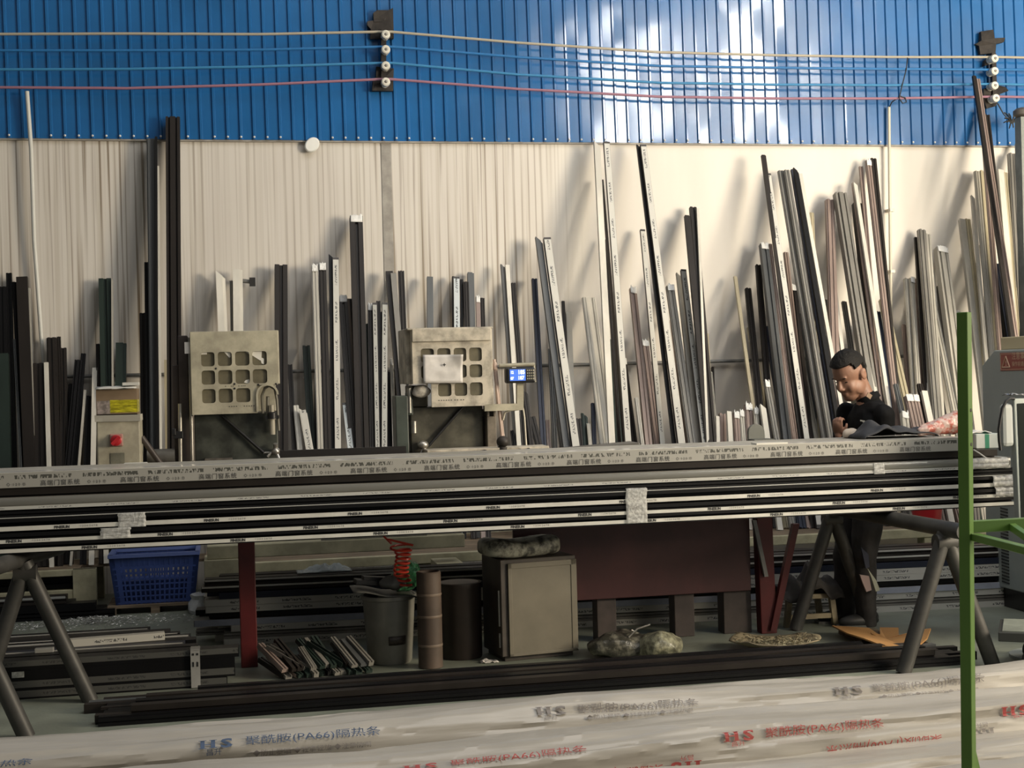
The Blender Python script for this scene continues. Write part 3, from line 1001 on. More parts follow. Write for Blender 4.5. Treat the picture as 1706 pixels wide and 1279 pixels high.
# long floor stack in front of the rack
SD = Vector((1, -0.066, 0)).normalized()
S0 = Vector((-0.2, 8.80, 0))
LAY = [('D', 'edge', 'dark brown'), ('D', 'edge', 'pale edged dark'), ('N', None, 'navy'), ('L', FILM, 'pale printed'), ('L', FILM, 'white printed'),
       ('K', None, 'black'), ('G', M_bluefilm, 'pale blue'), ('L', FILM, 'grey printed'), ('G', None, 'grey'), ('L', FILM, 'lowest printed')]
POSN = ['topmost', 'second', 'third', 'fourth', 'fifth', 'sixth', 'seventh', 'eighth', 'ninth', 'tenth']
H = 0.0405
for k, (st, fm, cw) in enumerate(LAY):
    z = (9 - k) * H
    for row in range(2):
        s0 = rnd.uniform(-0.05, 0.12) + (0.15 if k > 6 and row == 0 else 0)
        s1 = s0 + rnd.uniform(5.6, 5.9)
        back = Vector((-SD.y, SD.x, 0))
        q = S0 + back * (row * 0.145 + rnd.uniform(0, 0.012))
        P0, P1 = q + SD * s0, q + SD * s1
        P0.z = P1.z = z
        f_ = fm
        lo, hi = -.5, .5
        if fm == 'edge':
            f_, lo, hi = M_edge, .22, .5
        if row:
            f_ = None
        hbar('aluminium_bar', P0, P1, 0.13, H - 0.0015, BM[st], k % 4 if fm in (None, 'edge') else 2, f_,
             f'{cw} bar in the long floor stack, {POSN[k]} layer from top, {"front" if row == 0 else "rear"} row',
             'bar', 'long bars stacked on the floor before the rack', lo, hi)

# floor bars in front of the left rack
p_ = atz(190, 1001, 0)
for k in range(5):
    row, layk = k % 2, k // 2
    q0 = Vector((-2.6, 10.16 + row * 0.13, layk * 0.055))
    q1 = Vector((aty((190, 172, 158, 120, 110)[k], 990, 10.16).x, 10.16 + row * 0.13, layk * 0.055))
    hbar('aluminium_bar', q0, q1, 0.12, 0.052, BM['K' if k < 4 else 'D'], k % 4, M_silver if k == 4 else None,
         f'{"silver topped" if k == 4 else "black"} bar on the floor before the left rack, {("bottom front", "bottom rear", "middle front", "middle rear", "top")[k]} one',
         'bar', 'bars on the floor before the left rack', .2, .5)
for k in range(4):
    q0, q1 = Vector((-2.6, 10.58 + 0.11 * k, 0.157)), Vector((xl - 0.17 - 0.02 * k, 10.58 + 0.11 * k, 0.157))
    hbar('aluminium_bar', q0, q1, 0.1, 0.095, BM['K'], 3, None, f'black bar lying inside the left cream rack, {POSN[k].replace("topmost", "first")} from the front', 'bar', 'bars inside the left rack')

FILM4 = film_mat('shaded_printed_film', (0.085, 0.085, 0.08), (0.04, 0.04, 0.04), 0.6)  # printed film with the shade over this stack put into its colour
# dark stack by the left trestle (four layers, eight rows)
def dstack():
    kinds = ['K', 'K', 'K', 'N', 'K', 'K', 'K', 'D']
    for row in range(8):
        y = 7.62 + row * 0.105
        for layk in range(4):
            if row > 0 and layk < 3 and row not in (1, 4, 7):
                continue
            if row in (1, 4, 7) and layk < 3:
                h, z, nl = 0.0495, layk * 0.05, layk
            else:
                h, z, nl = 0.0495, layk * 0.05, layk
            pxr = (398, 330, 308, 327, 318, 300, 284, 250)[row] - (3 - layk) * rnd.uniform(0, 9)
            xr = aty(pxr, 1090, y).x
            st = kinds[(row + layk * 3) % 8]
            fm, lo, hi = None, -.5, .5
            if row == 0:
                fm = {0: FILM4, 1: FILM4, 2: None, 3: FILM4}[layk]
                st = 'K'
                lo, hi = (-.3, .4) if layk < 2 else (-.1, .5)
            elif layk == 3 and row in (2, 4, 7):
                fm, lo, hi = M_silver, .2, .5
            o, _, _, _ = hbar('aluminium_bar', (-2.4, y, z), (xr, y, z), 0.10, h, BM[st], (row + layk) % 4 if fm is None else 2, fm,
                 f'{PC[st][0]} bar in the dark stack by left trestle, {("bottom", "second", "third", "top")[layk]} layer, row {("one", "two", "three", "four", "five", "six", "seven", "eight")[row]} from front',
                 'bar', 'bars in the low dark stack by the left trestle', lo, hi)
            if layk == 3 and row in (2, 4, 5, 7):
                mb = MB()
                mb.box(-2.39, xr - 0.012, y + 0.012, y + (0.05 if row == 4 else 0.032), z + h + 0.0002, z + h + 0.0016)
                link('top_film', mb, M_edge, o)


dstack()
# white printed offcut lying over the dark stack, grey strap and small sticker
a_, b_ = aty(112, 1089, 8.0), aty(276, 1073, 8.05)
q0, q1 = Vector((a_.x, 7.92, 0.2005)), Vector((b_.x, 7.98, 0.2005))
hbar('aluminium_bar', q0, q1, 0.055, 0.04, BM['W'], 2, FILM, 'short white printed offcut lying on the dark stack by the left trestle', 'bar')
a_, b_ = aty(62, 1090, 7.9), aty(93, 1087, 7.9)
mb = MB()
mb.box(a_.x, b_.x, 7.80, 7.84, 0.2005, 0.225)
tag(link('metal_offcut', mb, M_silver, bevel=0.003), 'small silver offcut on the dark stack left of the trestle leg', 'offcut')
c0 = aty(326, 1120, 7.61)
mb = MB()
mb.box(c0.x - 0.024, c0.x + 0.024, 7.600, 7.606, 0.004, 0.199)
mb.box(c0.x - 0.024, c0.x + 0.024, 7.600, 7.70, 0.2005, 0.206)
stp = link('paper_strip', mb, mat('grey_paper', (0.30, 0.30, 0.29), 0.6, var=0.1))
tag(stp, 'grey paper strip hanging over the front of the dark bar stack', 'paper')
mb = MB()
for q in (-0.011, 0.011):
    mb.box(c0.x + q - 0.005, c0.x + q + 0.005, 7.598, 7.600, 0.175, 0.186)
    mb.box(c0.x + q - 0.004, c0.x + q + 0.004, 7.598, 7.600, 0.115, 0.14)
link('printed_marks', mb, MATS['black_rubber'], stp)
c0 = aty(30, 1136, 7.61)
mb = MB()
mb.box(c0.x - 0.03, c0.x + 0.03, 7.612, 7.618, 0.115, 0.145)
tag(link('label_sticker', mb, mat('pale_label', (0.45, 0.46, 0.43), 0.5, var=0.3, vscale=60)), 'small pale sticker on the end of the dark stack at left', 'sticker')

# black bars on the floor between the trestle legs
x0_, x1_ = atz(150, 1190, 0).x, atz(1600, 1100, 0).x
for k in range(9):
    y = 6.88 + k * 0.05
    st = ('K', 'D', 'K', 'K', 'D', 'K', 'D', 'S', 'D')[k]
    hbar('aluminium_bar', (x0_ + rnd.uniform(-.1, .1), y, 0), (x1_ + rnd.uniform(-.15, .1), y, 0), 0.048, 0.045, BM[st], k % 4, None,
         f'{PC[st][0]} bar on the floor under the big bundle, {POSN[k].replace("topmost", "first")} one from the white rolls', 'bar', 'dark bars on the floor between the trestle legs')
for k in range(4):
    y = 6.93 + k * 0.1
    hbar('aluminium_bar', (x0_ + 0.3 + rnd.uniform(-.1, .3), y, 0.0455), (x1_ - 0.3 + rnd.uniform(-.2, .2), y, 0.0455), 0.06, 0.035, BM['K' if k % 2 else 'D'], (k + 1) % 4, None,
         f'dark upper bar on the black floor row, {POSN[k].replace("topmost", "first")} upper one from the white rolls', 'bar', 'dark bars on the floor between the trestle legs')

# ------------------------------------------------------------------ the big bundle on the trestles
YB = 7.33
LAYB = [  # name, bottom z, height, bar material, section, film (material, lo, hi)
    ('film wrapped printed', 1.113, 0.074, 'L', 2, (film_mat('bundle_film', (0.36, 0.35, 0.32), (0.08, 0.08, 0.07), 0.85, 0.4, 0.58, 0.84), -.5, .5)),
    ('dark stepped', 1.066, 0.0465, 'D', 1, None),
    ('light grey rounded', 1.004, 0.0615, 'G', 2, (film_mat('strip_film', (0.50, 0.50, 0.47), (0.2, 0.2, 0.2), 0.5), -.5, -.22)),
    ('dark with thin pale lip', 0.961, 0.0425, 'K', 0, (M_silver, -.5, -.38)),
    ('dark with upper printed strip', 0.899, 0.0615, 'K', 3, (mat('strip_white', (0.62, 0.61, 0.56), 0.35, var=0.08), -.5, -.14)),
    ('dark with middle printed strip', 0.838, 0.0605, 'K', 0, (MATS['strip_white'], -.5, -.2)),
    ('dark with lowest printed strip', 0.7845, 0.053, 'K', 3, (MATS['strip_white'], -.38, -.02)),
]
M_band = mat('pale_grey_face', (0.20, 0.197, 0.18), 0.25, 0.2, var=0.06, vscale=2, stretch=(0.3, 1, 1))
M_ink = mat('black_ink', (0.03, 0.03, 0.03), 0.6)
M_ink2 = mat('faded_ink', (0.18, 0.17, 0.16), 0.6)
T_big = text2d('高端门窗系统', 0.030, 0.0, 1.15)
T_small = text2d('◇ ·1·2·3· ⑪', 0.018)
T_fs = text2d('FINESUN', 0.019, 0.0009)
T_fs2 = text2d('·1·2·3·4··5·6·7·8·', 0.014)
for k, (cw, z, h, st, sec, fm) in enumerate(LAYB):
    xe_ = aty((1613, 1664, 1684, 1694, 1692, 1694, 1693)[k], 780, YB).x
    for row in range(3):
        dep = 0.165
        y = YB + row * 0.17 + (0.0 if row else (0.012 if k in (1,) else 0.0))
        o, d, back, up = hbar('aluminium_bar', (-1.75 - 0.05 * row, y, z), (xe_ - 0.02 * row, y, z), dep, h - 0.001, BM[st], sec, fm[0] if fm and row == 0 else None,
             f'{cw} bar in the big bundle on the trestles, {("front", "middle", "rear")[row]} row', 'bar', 'bars of the big bundle on the trestles',
             *(fm[1:] if fm else (-.5, .5)))
        if row == 0 and k == 0:
            mb = MB()
            x = -1.7
            while x < xe_ - 0.4:
                put_text(mb, T_big, lambda a, b: Vector((x + a, y - 0.0042, z + 0.008 + b)))
                put_text(mb, T_small, lambda a, b: Vector((x - 0.16 + a, y - 0.0042, z + 0.010 + b)))
                x += 0.385
            link('printed_lettering', mb, M_ink, o)
            mb = MB()
            mb.box(-1.74, xe_ - 0.01, y - 0.003, y + 0.16, z + h - 0.0008, z + h + 0.001)
            link('top_film', mb, mat('clear_top_film', (0.62, 0.60, 0.55), 0.2, var=0.1, vscale=4, stretch=(0.4, 2, 2)), o)
        if row == 0 and k == 2:
            mb = MB()
            n_ = 6
            mb.ext([(-.18 * h, 0.0), (.42 * h, 0.0), (.44 * h, 0.002), (.30 * h, 0.006), (0.0, 0.007), (-.16 * h, 0.004)],
                   Vector((-1.74, y, z + h / 2)), Vector((xe_ - 0.005, y, z + h / 2)), (0, 0, 1), (0, -1, 0), smooth=True)
            link('rounded_face', mb, M_band, o)
        if row == 0 and k >= 4:
            mb, mb2 = MB(), MB()
            x = -1.6 + (0.0, 0.5, 0.13)[k - 4]
            zt = z + h / 2 + (fm[1] * h) + 0.0035
            while x < xe_ - 0.3:
                put_text(mb, T_fs, lambda a, b: Vector((x + a, y - 0.0038, zt + b)))
                put_text(mb2, T_fs2, lambda a, b: Vector((x + 0.12 + a, y - 0.0038, zt + 0.003 + b)))
                x += 0.73
            link('printed_lettering', mb, M_ink, o)
            link('small_print', mb2, M_ink2, o)

M_tape = mat('clear_tape', (0.72, 0.72, 0.70), 0.25, var=0.25, vscale=50, alpha=0.5, bump=0.5, bscale=60)


def tape(pxa, pxb, ztop, zbot, label, lip=0.0, txt=None, name='packing_tape'):
    xa_, xb2 = aty(pxa, 830, YB).x, aty(pxb, 830, YB).x
    mb = MB()

    def fn(a, b):
        x = xa_ + (xb2 - xa_) * a + 0.006 * noise.noise(Vector((b * 4, pxa, 2)))
        z = ztop + (zbot - ztop) * b
        y = YB - 0.008 - 0.005 * abs(noise.noise(Vector((a * 6, b * 9, pxa))))
        if lip and b < 0.12:
            y += lip * (0.12 - b) / 0.12
            z = ztop - (ztop - zbot) * 0.12 * (0.5 + 0.5 * b / 0.12)
        return (x, y, z)
    mb.grid(fn, 8, 22)
    o = tag(link(name, mb, M_tape, solid=0.0012), label, 'tape', 'clear tape wound on the big bundle')
    if txt:
        tm = MB()
        t2 = text2d(txt, 0.02)
        put_text(tm, t2, lambda a, b: Vector((xa_ + 0.03 + a, YB - 0.017, (ztop + zbot) / 2 - 0.03 + b)))
        link('printed_lettering', tm, M_ink2, o)


tape(1042, 1077, 1.0, 0.79, 'clear printed tape wrapped round the bundle at its middle', 0.04, '#157')
tape(196, 242, 0.965, 0.893, 'crumpled clear tape on the bundle above the blue crate')
tape(166, 216, 0.893, 0.84, 'lower crumpled clear tape on the bundle above the blue crate')
tape(1456, 1474, 1.062, 1.0, 'small clear tape scrap on the grey band below the man')


def endwrap(pxa, pxb, z0, z1, label):
    xa_, xb2 = aty(pxa, 800, YB).x, aty(pxb, 800, YB).x
    mb = MB()
    zc, hh = (z0 + z1) / 2, (z1 - z0) / 2 + 0.004

    def fn(a, b):
        t = b * 2 * math.pi
        e = 1.0 if a < 0.85 else max(0.15, 1 - ((a - 0.85) / 0.15) ** 2)
        n_ = 0.007 * noise.noise(Vector((a * 7, math.cos(t) * 2, math.sin(t) * 2 + z0 * 20)))
        cy, cz = math.cos(t), math.sin(t)
        sg = lambda q: math.copysign(abs(q) ** 0.45, q)
        return (xa_ + (xb2 - xa_) * a, YB + 0.08 - sg(cy) * (0.098 + n_) * e, zc + sg(cz) * (hh + n_) * e)
    mb.grid(fn, 18, 32)
    tag(link('plastic_end_wrap', mb, M_tape, solid=0.001), label, 'plastic wrap', 'plastic wraps on the right bundle end')


endwrap(1612, 1688, 1.004, 1.062, 'clear plastic wrap on the grey bar end right of the green post')
endwrap(1652, 1700, 0.898, 0.962, 'crumpled plastic wrap on the bundle end beside the dark screen')
endwrap(1656, 1698, 0.84, 0.896, 'lower crumpled plastic wrap on the bundle end beside the dark screen')

# ------------------------------------------------------------------ trestles
M_tres = mat('grey_tube', (0.062, 0.060, 0.056), 0.5, 0.2, var=0.25, vscale=5)


def trestle(label, near, far, b0, b1):
    """near/far: (apex, foot, foot)"""
    t = thing('trestle', ((near[1][0] + near[2][0]) / 2, (near[0][1] + far[0][1]) / 2, 0), label, 'trestle', 'steel tube trestles under the big bundle')
    mb = MB()
    mb.tube([b0, b1], 0.042, 20)
    link('beam', mb, M_tres, t)
    for (ap, fa, fb) in (near, far):
        for f_ in (fa, fb):
            mb = MB()
            mb.tube([Vector(f_), Vector(ap) + (Vector(ap) - Vector(f_)) * 0.01], 0.040, 18)
            # squared foot
            link('leg', mb, M_tres, t)
        mb = MB()
        a = Vector(ap)
        mb.tube([a + Vector((-0.055, 0, -0.05)), a + Vector((0.055, 0, -0.05))], 0.045, 14)
        link('joint', mb, M_tres, t)
    return t


trestle('grey tube trestle under the right end of the big bundle', ((3.67, 6.80, 0.72), (3.41, 6.79, 0), (3.93, 6.80, 0)),
        ((3.62, 8.10, 0.72), (3.37, 8.12, 0), (3.87, 8.13, 0)), (3.68, 6.62, 0.7415), (3.615, 8.2, 0.7415))
ax_ = aty(52, 930, 7.45).x
ax_n = aty(-75, 925, 6.78).x
trestle('grey tube trestle under the left end of the big bundle', ((ax_n, 6.78, 0.72), (-0.95, 6.78, 0), (2 * ax_n + 0.95, 6.76, 0)),
        ((ax_ - 0.03, 7.45, 0.72), (-0.73, 7.46, 0), (-1.27, 7.46, 0)), (ax_n - 0.03, 6.70, 0.7415), (ax_ + 0.08, 7.95, 0.7415))

# ------------------------------------------------------------------ white wrapped rolls in the foreground
def roll_mat():
    m = mat('white_wrap_film', (0.46, 0.43, 0.38), 0.36, var=0.12, vscale=3, stretch=(0.3, 2, 2), bump=0.7, bscale=7, coat=0.12)
    return m


M_wrap = roll_mat()
M_redink = mat('red_print', (0.42, 0.075, 0.07), 0.5)
M_blueink = mat('blue_print', (0.07, 0.11, 0.20), 0.5)
M_greyink = mat('grey_print', (0.22, 0.20, 0.19), 0.5)


class Roll:
    def __init__(s, yc, w, h, seed, z0=0.0, x0=-1.6, x1=3.9, slope=0.0):
        s.yc, s.w, s.h, s.seed, s.z0, s.x0, s.x1, s.slope = yc, w, h, seed, z0, x0, x1, slope

    def surf(s, x, a, lift=0.0):
        """a: 0 = front, pi/2 = top"""
        e = 0.62
        c, q = math.cos(a), math.sin(a)
        sg = lambda v: math.copysign(abs(v) ** e, v)
        n_ = noise.noise(Vector((x * 0.9, c * 1.2 + s.seed, q * 1.2))) * 0.022
        # long folds running with the roll
        f_ = noise.noise(Vector((x * 0.55 + 0.25 * math.sin(a * 2), a * 3.2, s.seed * 3.7)))
        n_ += 0.015 * (abs(f_) ** 0.6) * (1 if f_ > 0 else -1)
        f2 = noise.noise(Vector((x * 2.2 + a * 1.5, a * 7.0, s.seed * 1.7 + 5)))
        n_ += 0.006 * f2 + 0.0045 * noise.noise(Vector((x * 6.0 + a * 3.0, a * 9.0 - x * 2.0, s.seed)))
        r = 1 + (n_ + lift) / (s.h / 2)
        y = s.yc + s.slope * x + 0.015 * math.sin(x * 0.9 + s.seed) - sg(c) * s.w / 2 * r
        z = s.z0 + s.h / 2 + sg(q) * s.h / 2 * r
        return Vector((x, y, max(0.002, z)))

    def build(s, label):
        mb = MB()
        nx, na = 240, 60
        L_ = s.x1 - s.x0
        mb.grid(lambda u, v: s.surf(s.x0 + L_ * u, -math.pi * 0.5 + v * 2 * math.pi), nx, na)
        i0_ = 0
        mb.face(list(range(0, na)), 0)
        mb.face(list(reversed(range(nx * (na + 1), nx * (na + 1) + na))), 0)
        s.o = link('wrapped_profile_roll', mb, M_wrap)
        tag(s.o, label, 'wrapped roll', 'white wrapped rolls in the foreground')
        return s

    def write(s, x, a, txt, size, m, flip=False, name='printed_lettering', bold=0.0, sp=1.0):
        t2 = text2d(txt, size, bold, sp, size * 0.22)
        sgn = -1 if flip else 1
        rad = (s.w + s.h) / 4 * 1.12
        mb = MB()
        put_text(mb, t2, lambda p, q: s.surf(x + sgn * p, a + sgn * (q - size * 0.36) / rad, 0.006))
        return link(name, mb, m, s.o), t2[2]

    def hs(s, x, a, size, m, flip=False):
        """the HS mark: slab-serif capitals"""
        sgn = -1 if flip else 1
        rad = (s.w + s.h) / 4 * 1.12
        mb = MB()
        z = size

        def rect(x0, x1, y0, y1):
            n_ = 3
            i = len(mb.v)
            for p in range(n_ + 1):
                for q in range(n_ + 1):
                    mb.v.append(s.surf(x + sgn * (x0 + (x1 - x0) * p / n_) * z, a + sgn * ((y0 + (y1 - y0) * q / n_) - 0.36) * z / rad, 0.006))
            for p in range(n_):
                for q in range(n_):
                    k = i + p * (n_ + 1) + q
                    mb.face((k, k + n_ + 1, k + n_ + 2, k + 1))
        rect(0.08, 0.30, 0, 0.75)
        rect(0.62, 0.84, 0, 0.75)
        rect(0.30, 0.62, 0.34, 0.42)
        for c in (0.19, 0.73):
            rect(c - 0.2, c + 0.2, 0, 0.06)
            rect(c - 0.2, c + 0.2, 0.69, 0.75)
        t2 = text2d('S', z * 1.06, 0.004 * z / 0.1, 1.0, z * 0.2)
        put_text(mb, t2, lambda p, q: s.surf(x + sgn * (1.12 * z + p * 1.25), a + sgn * (q - 0.36 * z) / rad, 0.006))
        link('printed_mark', mb, m, s.o)
        s.write(x + sgn * 0.35 * z, a - sgn * 0.62 * z / rad, '昌升', z * 0.42, m, flip, 'printed_mark')

    def full(s, x, a, m, size=0.085, flip=False, small=True):
        sgn = -1 if flip else 1
        s.hs(x, a, size * 1.05, m, flip)
        s.write(x + sgn * size * 2.5, a + 0.02 * sgn, '聚酰胺(PA66)隔热条', size * 0.86, m, flip)
        if small:
            rad = (s.w + s.h) / 4 * 1.12
            s.write(x + sgn * size * 2.9, a - sgn * size * 0.95 / rad, '◆防止暴晒 ◆轻拿轻放 ◆注意防潮', size * 0.42, M_greyink, flip, 'small_print')


rA = Roll(5.40, 0.36, 0.31, 1.3, slope=0.02).build('white printed roll of profiles farthest back in the foreground pile')
rB = Roll(4.97, 0.38, 0.275, 4.1, slope=0.055).build('white printed roll with red lettering, second from the back in the pile')
rC = Roll(4.61, 0.34, 0.20, 7.7, slope=0.07).build('white wrapped roll third from the back in the foreground pile')
rD = Roll(4.27, 0.32, 0.19, 9.9, slope=0.07).build('white wrapped roll nearest the camera, beside the green post')
for (x, a, m_) in ((-1.38, 0.72, M_blueink), (-0.14, 0.72, M_blueink), (1.13, 1.0, M_greyink), (2.37, 1.0, M_greyink)):
    rA.full(x, a, m_, 0.066)
for (x, a, m_) in ((-0.62, 1.02, M_redink), (0.56, 0.95, M_redink), (1.74, 0.80, M_redink), (2.92, 0.80, M_redink)):
    rB.full(x, a, m_, 0.066, small=False)
rB.write(2.62, 0.12, '聚酰胺(PA66)隔热条', 0.056, M_redink, True)
rB.hs(2.85, 0.16, 0.066, M_greyink, True)
rB.hs(1.64, 0.10, 0.066, M_redink, True)
rB.write(1.50, 0.10, '聚酰胺(PA66)隔热条', 0.056, M_redink, True)

# ------------------------------------------------------------------ double-head saw
M_beige = mat('machine_beige', (0.40, 0.37, 0.28), 0.5, var=0.22, vscale=7)
M_beige2 = mat('dusty_beige', (0.42, 0.38, 0.31), 0.65, var=0.35, vscale=11, ramp=(0.35, 0.6))
M_dkgreen = mat('oily_green_steel', (0.055, 0.060, 0.050), 0.5, 0.2, var=0.5, vscale=6)
M_dirty = mat('dirty_plate', (0.14, 0.12, 0.095), 0.6, 0.1, var=0.55, vscale=6)
M_pane = mat('brown_window_film', (0.13, 0.115, 0.075), 0.4, var=0.2, vscale=8)
M_brown = mat('brown_post_paint', (0.055, 0.042, 0.038), 0.5, var=0.25)
M_black = mat('black_plastic', (0.012, 0.012, 0.013), 0.4)
M_chrome = mat('worn_steel', (0.42, 0.40, 0.36), 0.35, 0.8, var=0.2)
M_maroon = mat('maroon_paint', (0.060, 0.018, 0.018), 0.45, var=0.18, vscale=3)
M_red = mat('dark_red_paint', (0.095, 0.012, 0.013), 0.42, var=0.2, vscale=4)
M_paper = mat('white_paper', (0.66, 0.63, 0.60), 0.6, var=0.08, vscale=15)
M_redp = mat('red_plastic', (0.45, 0.02, 0.025), 0.35)
YS = 8.2

bench = thing('saw_bench', (1.7, 8.4, 0), 'long maroon saw bench carrying both saw heads behind the big bundle', 'saw bench')
xl_, xr_ = aty(150, 760, YS).x, aty(1300, 740, YS).x
mb = MB()
mb.box(xl_, xr_, 7.97, 8.62, 0.95, 1.12)
link('bed', mb, M_dirty, bench, bevel=0.006)
pa, pb = aty(952, 900, 8.10), aty(1252, 1002, 8.10)
mb = MB()
mb.box(pa.x - 0.35, pb.x, 8.10, 8.13, 0.262, 0.95)
link('front_panel', mb, M_maroon, bench, bevel=0.003)
for (a, b, m_) in ((995, 1027, M_brown), (1124, 1157, M_brown), (1206, 1252, M_brown)):
    mb = MB()
    mb.box(aty(a, 1040, 8.14).x, aty(b, 1040, 8.14).x, 8.135, 8.25, 0, 0.95)
    link('leg', mb, m_, bench, bevel=0.004)
for (a, b) in ((400, 428),):
    mb = MB()
    mb.box(aty(a, 1040, 8.06).x, aty(b, 1040, 8.06).x, 8.06, 8.16, 0, 0.95)
    link('red_post', mb, M_red, bench, bevel=0.005)
mb = MB()
q0, q1 = aty(1266, 880, 8.08), aty(1280, 1055, 8.08)
mb.ext([(-.05, -.04), (.05, -.04), (.05, .04), (-.05, .04)], Vector((q1.x, 8.1, 0)), Vector((q0.x + 0.02, 8.1, 0.95)), (1, 0, 0), (0, 1, 0))
link('red_post', mb, M_red, bench, bevel=0.005)
mb = MB()
mb.ext([(-.02, -.02), (.02, -.02), (.02, .02), (-.02, .02)], Vector((q1.x + 0.02, 8.06, 0.02)), aty(1325, 872, 8.06), (1, 0, 0), (0, 1, 0))
link('red_brace', mb, M_red, bench)
mb = MB()
mb.ext([(-.012, -.012), (.012, -.012), (.012, .012), (-.012, .012)], aty(1276, 960, 8.04), aty(1256, 866, 8.04), (1, 0, 0), (0, 1, 0))
link('grey_strut', mb, M_grey, bench)
# front rail with slot seen just above the bundle
za = aty(560, 752, 8.1).z
mb = MB()
mb.box(aty(466, 752, 8.05).x, aty(676, 752, 8.05).x, 8.03, 8.06, 1.12, za + 0.02)
link('rail', mb, mat('black_rail', (0.022, 0.02, 0.02), 0.45, 0.3), bench)


def guard_panel(mb, x0, x1, z0, z1, y, holes, cut=(), m=0, depth=0.012):
    """flat plate with rounded square windows; holes = (hx0,hx1,hz0,hz1); cut = grid cells left away"""
    xs_ = sorted({x0, x1} | {v for h in holes for v in h[:2]} | {v for c in cut for v in c[:2] if x0 < v < x1})
    zs_ = sorted({z0, z1} | {v for h in holes for v in h[2:]} | {v for c in cut for v in c[2:] if z0 < v < z1})
    inside = lambda cx, cz, lst: any(h[0] < cx < h[1] and h[2] < cz < h[3] for h in lst)
    for a, b in zip(xs_, xs_[1:]):
        for c, d in zip(zs_, zs_[1:]):
            cx, cz = (a + b) / 2, (c + d) / 2
            if inside(cx, cz, holes) or inside(cx, cz, cut):
                continue
            mb.box(a, b, y, y + depth, c, d, m)
    for h in holes:                      # rounded corners
        r = 0.016
        for sx_, sz_, cx, cz in ((1, 1, h[0], h[2]), (-1, 1, h[1], h[2]), (1, -1, h[0], h[3]), (-1, -1, h[1], h[3])):
            pts = [(cx, cz)]
            for q in range(5):
                an = math.pi / 2 * q / 4
                pts.append((cx + sx_ * (r - r * math.sin(an)), cz + sz_ * (r - r * math.cos(an))))
            if sx_ * sz_ < 0:
                pts = pts[::-1]
            i = mb.add([(p[0], y, p[1]) for p in pts])
            j = mb.add([(p[0], y + depth, p[1]) for p in pts])
            k = len(pts)
            mb.face(list(range(i, i + k)), m)
            mb.face(list(range(j, j + k))[::-1], m)
            for q in range(k):
                mb.face((i + q, j + q, j + (q + 1) % k, i + (q + 1) % k), m)


def sx2(px):
    return aty(px, 640, YS).x


def sz2(py, px=400):
    return aty(px, py, YS).z


# ---- left head
L = thing('mitre_saw', (sx2(390), YS + 0.25, 1.12), 'left saw head with a beige windowed guard and red oxide dirt', 'saw head', None)
L['label'] = 'left saw head with beige windowed guard and torn paper in its panes'
gz = lambda py: sz2(py, 390)
x0, x1, z0, z1 = sx2(319), sx2(463), gz(689), gz(552)
px2x = lambda p: sx2(300 + p / 5.117)
py2z = lambda p: gz(530 + p / 5.117)
holes = [(px2x(a), px2x(b), py2z(d), py2z(c)) for (c, d) in ((285, 405), (440, 560), (598, 718)) for (a, b) in ((185, 300), (327, 447), (475, 597), (622, 745))][:-1]
mb = MB()
guard_panel(mb, x0, x1, z0, z1, YS, holes, [(px2x(655), x1 + 1, z0 - 1, py2z(575))])
cxa, cza = px2x(742), py2z(660)
for q in range(10):                      # arch over the cut-out
    a0_, a1_ = math.pi * q / 10, math.pi * (q + 1) / 10
    R0, R1 = px2x(745) - px2x(665), px2x(745) - px2x(648)
    ps = [(cxa + R * math.cos(a), py2z(660) + R * math.sin(a)) for a in (a0_, a1_) for R in (R0, R1)]
    i = mb.add([(p[0], YS - 0.012, p[1]) for p in ps] + [(p[0], YS + 0.03, p[1]) for p in ps])
    for f_ in ((0, 1, 3, 2), (4, 6, 7, 5), (0, 2, 6, 4), (1, 5, 7, 3)):
        mb.face([i + k for k in f_])
mb.box(px2x(645), px2x(662), YS - 0.012, YS + 0.03, py2z(800), py2z(660))
g = link('guard', mb, M_beige, L)
mb = MB()                                # hood behind the plate
zt = z1
mb.box(x0 - 0.004, x0 + 0.006, YS + 0.013, YS + 0.40, z0, z1)
mb.box(x1 - 0.006, x1 + 0.012, YS + 0.013, YS + 0.40, py2z(570), z1)
mb.box(x0 - 0.004, x1 + 0.012, YS + 0.013, YS + 0.40, z1 - 0.008, z1 + 0.003)
mb.box(x0, x1, YS + 0.39, YS + 0.40, z0, z1)
link('hood', mb, M_beige, g, bevel=0.006)
mb = MB()
mb.box(x0 + 0.03, x1 - 0.02, YS + 0.014, YS + 0.018, py2z(560), z1 - 0.08)
mb.box(x0 + 0.03, px2x(640), YS + 0.014, YS + 0.018, z0 + 0.02, py2z(560))
link('window_film', mb, M_pane, g)
mb = MB()
for pts in ([(383, 285), (437, 285), (437, 330), (425, 335)], [(565, 285), (597, 285), (597, 310)], [(622, 285), (705, 283), (700, 345), (690, 365), (622, 320)],
            [(700, 340), (722, 350), (720, 398), (700, 390), (693, 360)], [(545, 548), (560, 530), (592, 522), (597, 545), (580, 560)], [(583, 598), (597, 600), (598, 618), (588, 612)], [(182, 285), (236, 285), (236, 303), (182, 303)]):
    i = mb.add([(px2x(a), YS + 0.0125, py2z(b)) for a, b in pts])
    mb.face(list(range(i, i + len(pts))))
link('torn_paper', mb, mat('torn_paper', (0.72, 0.70, 0.64), 0.6), g, solid=0.0008)
mb = MB()
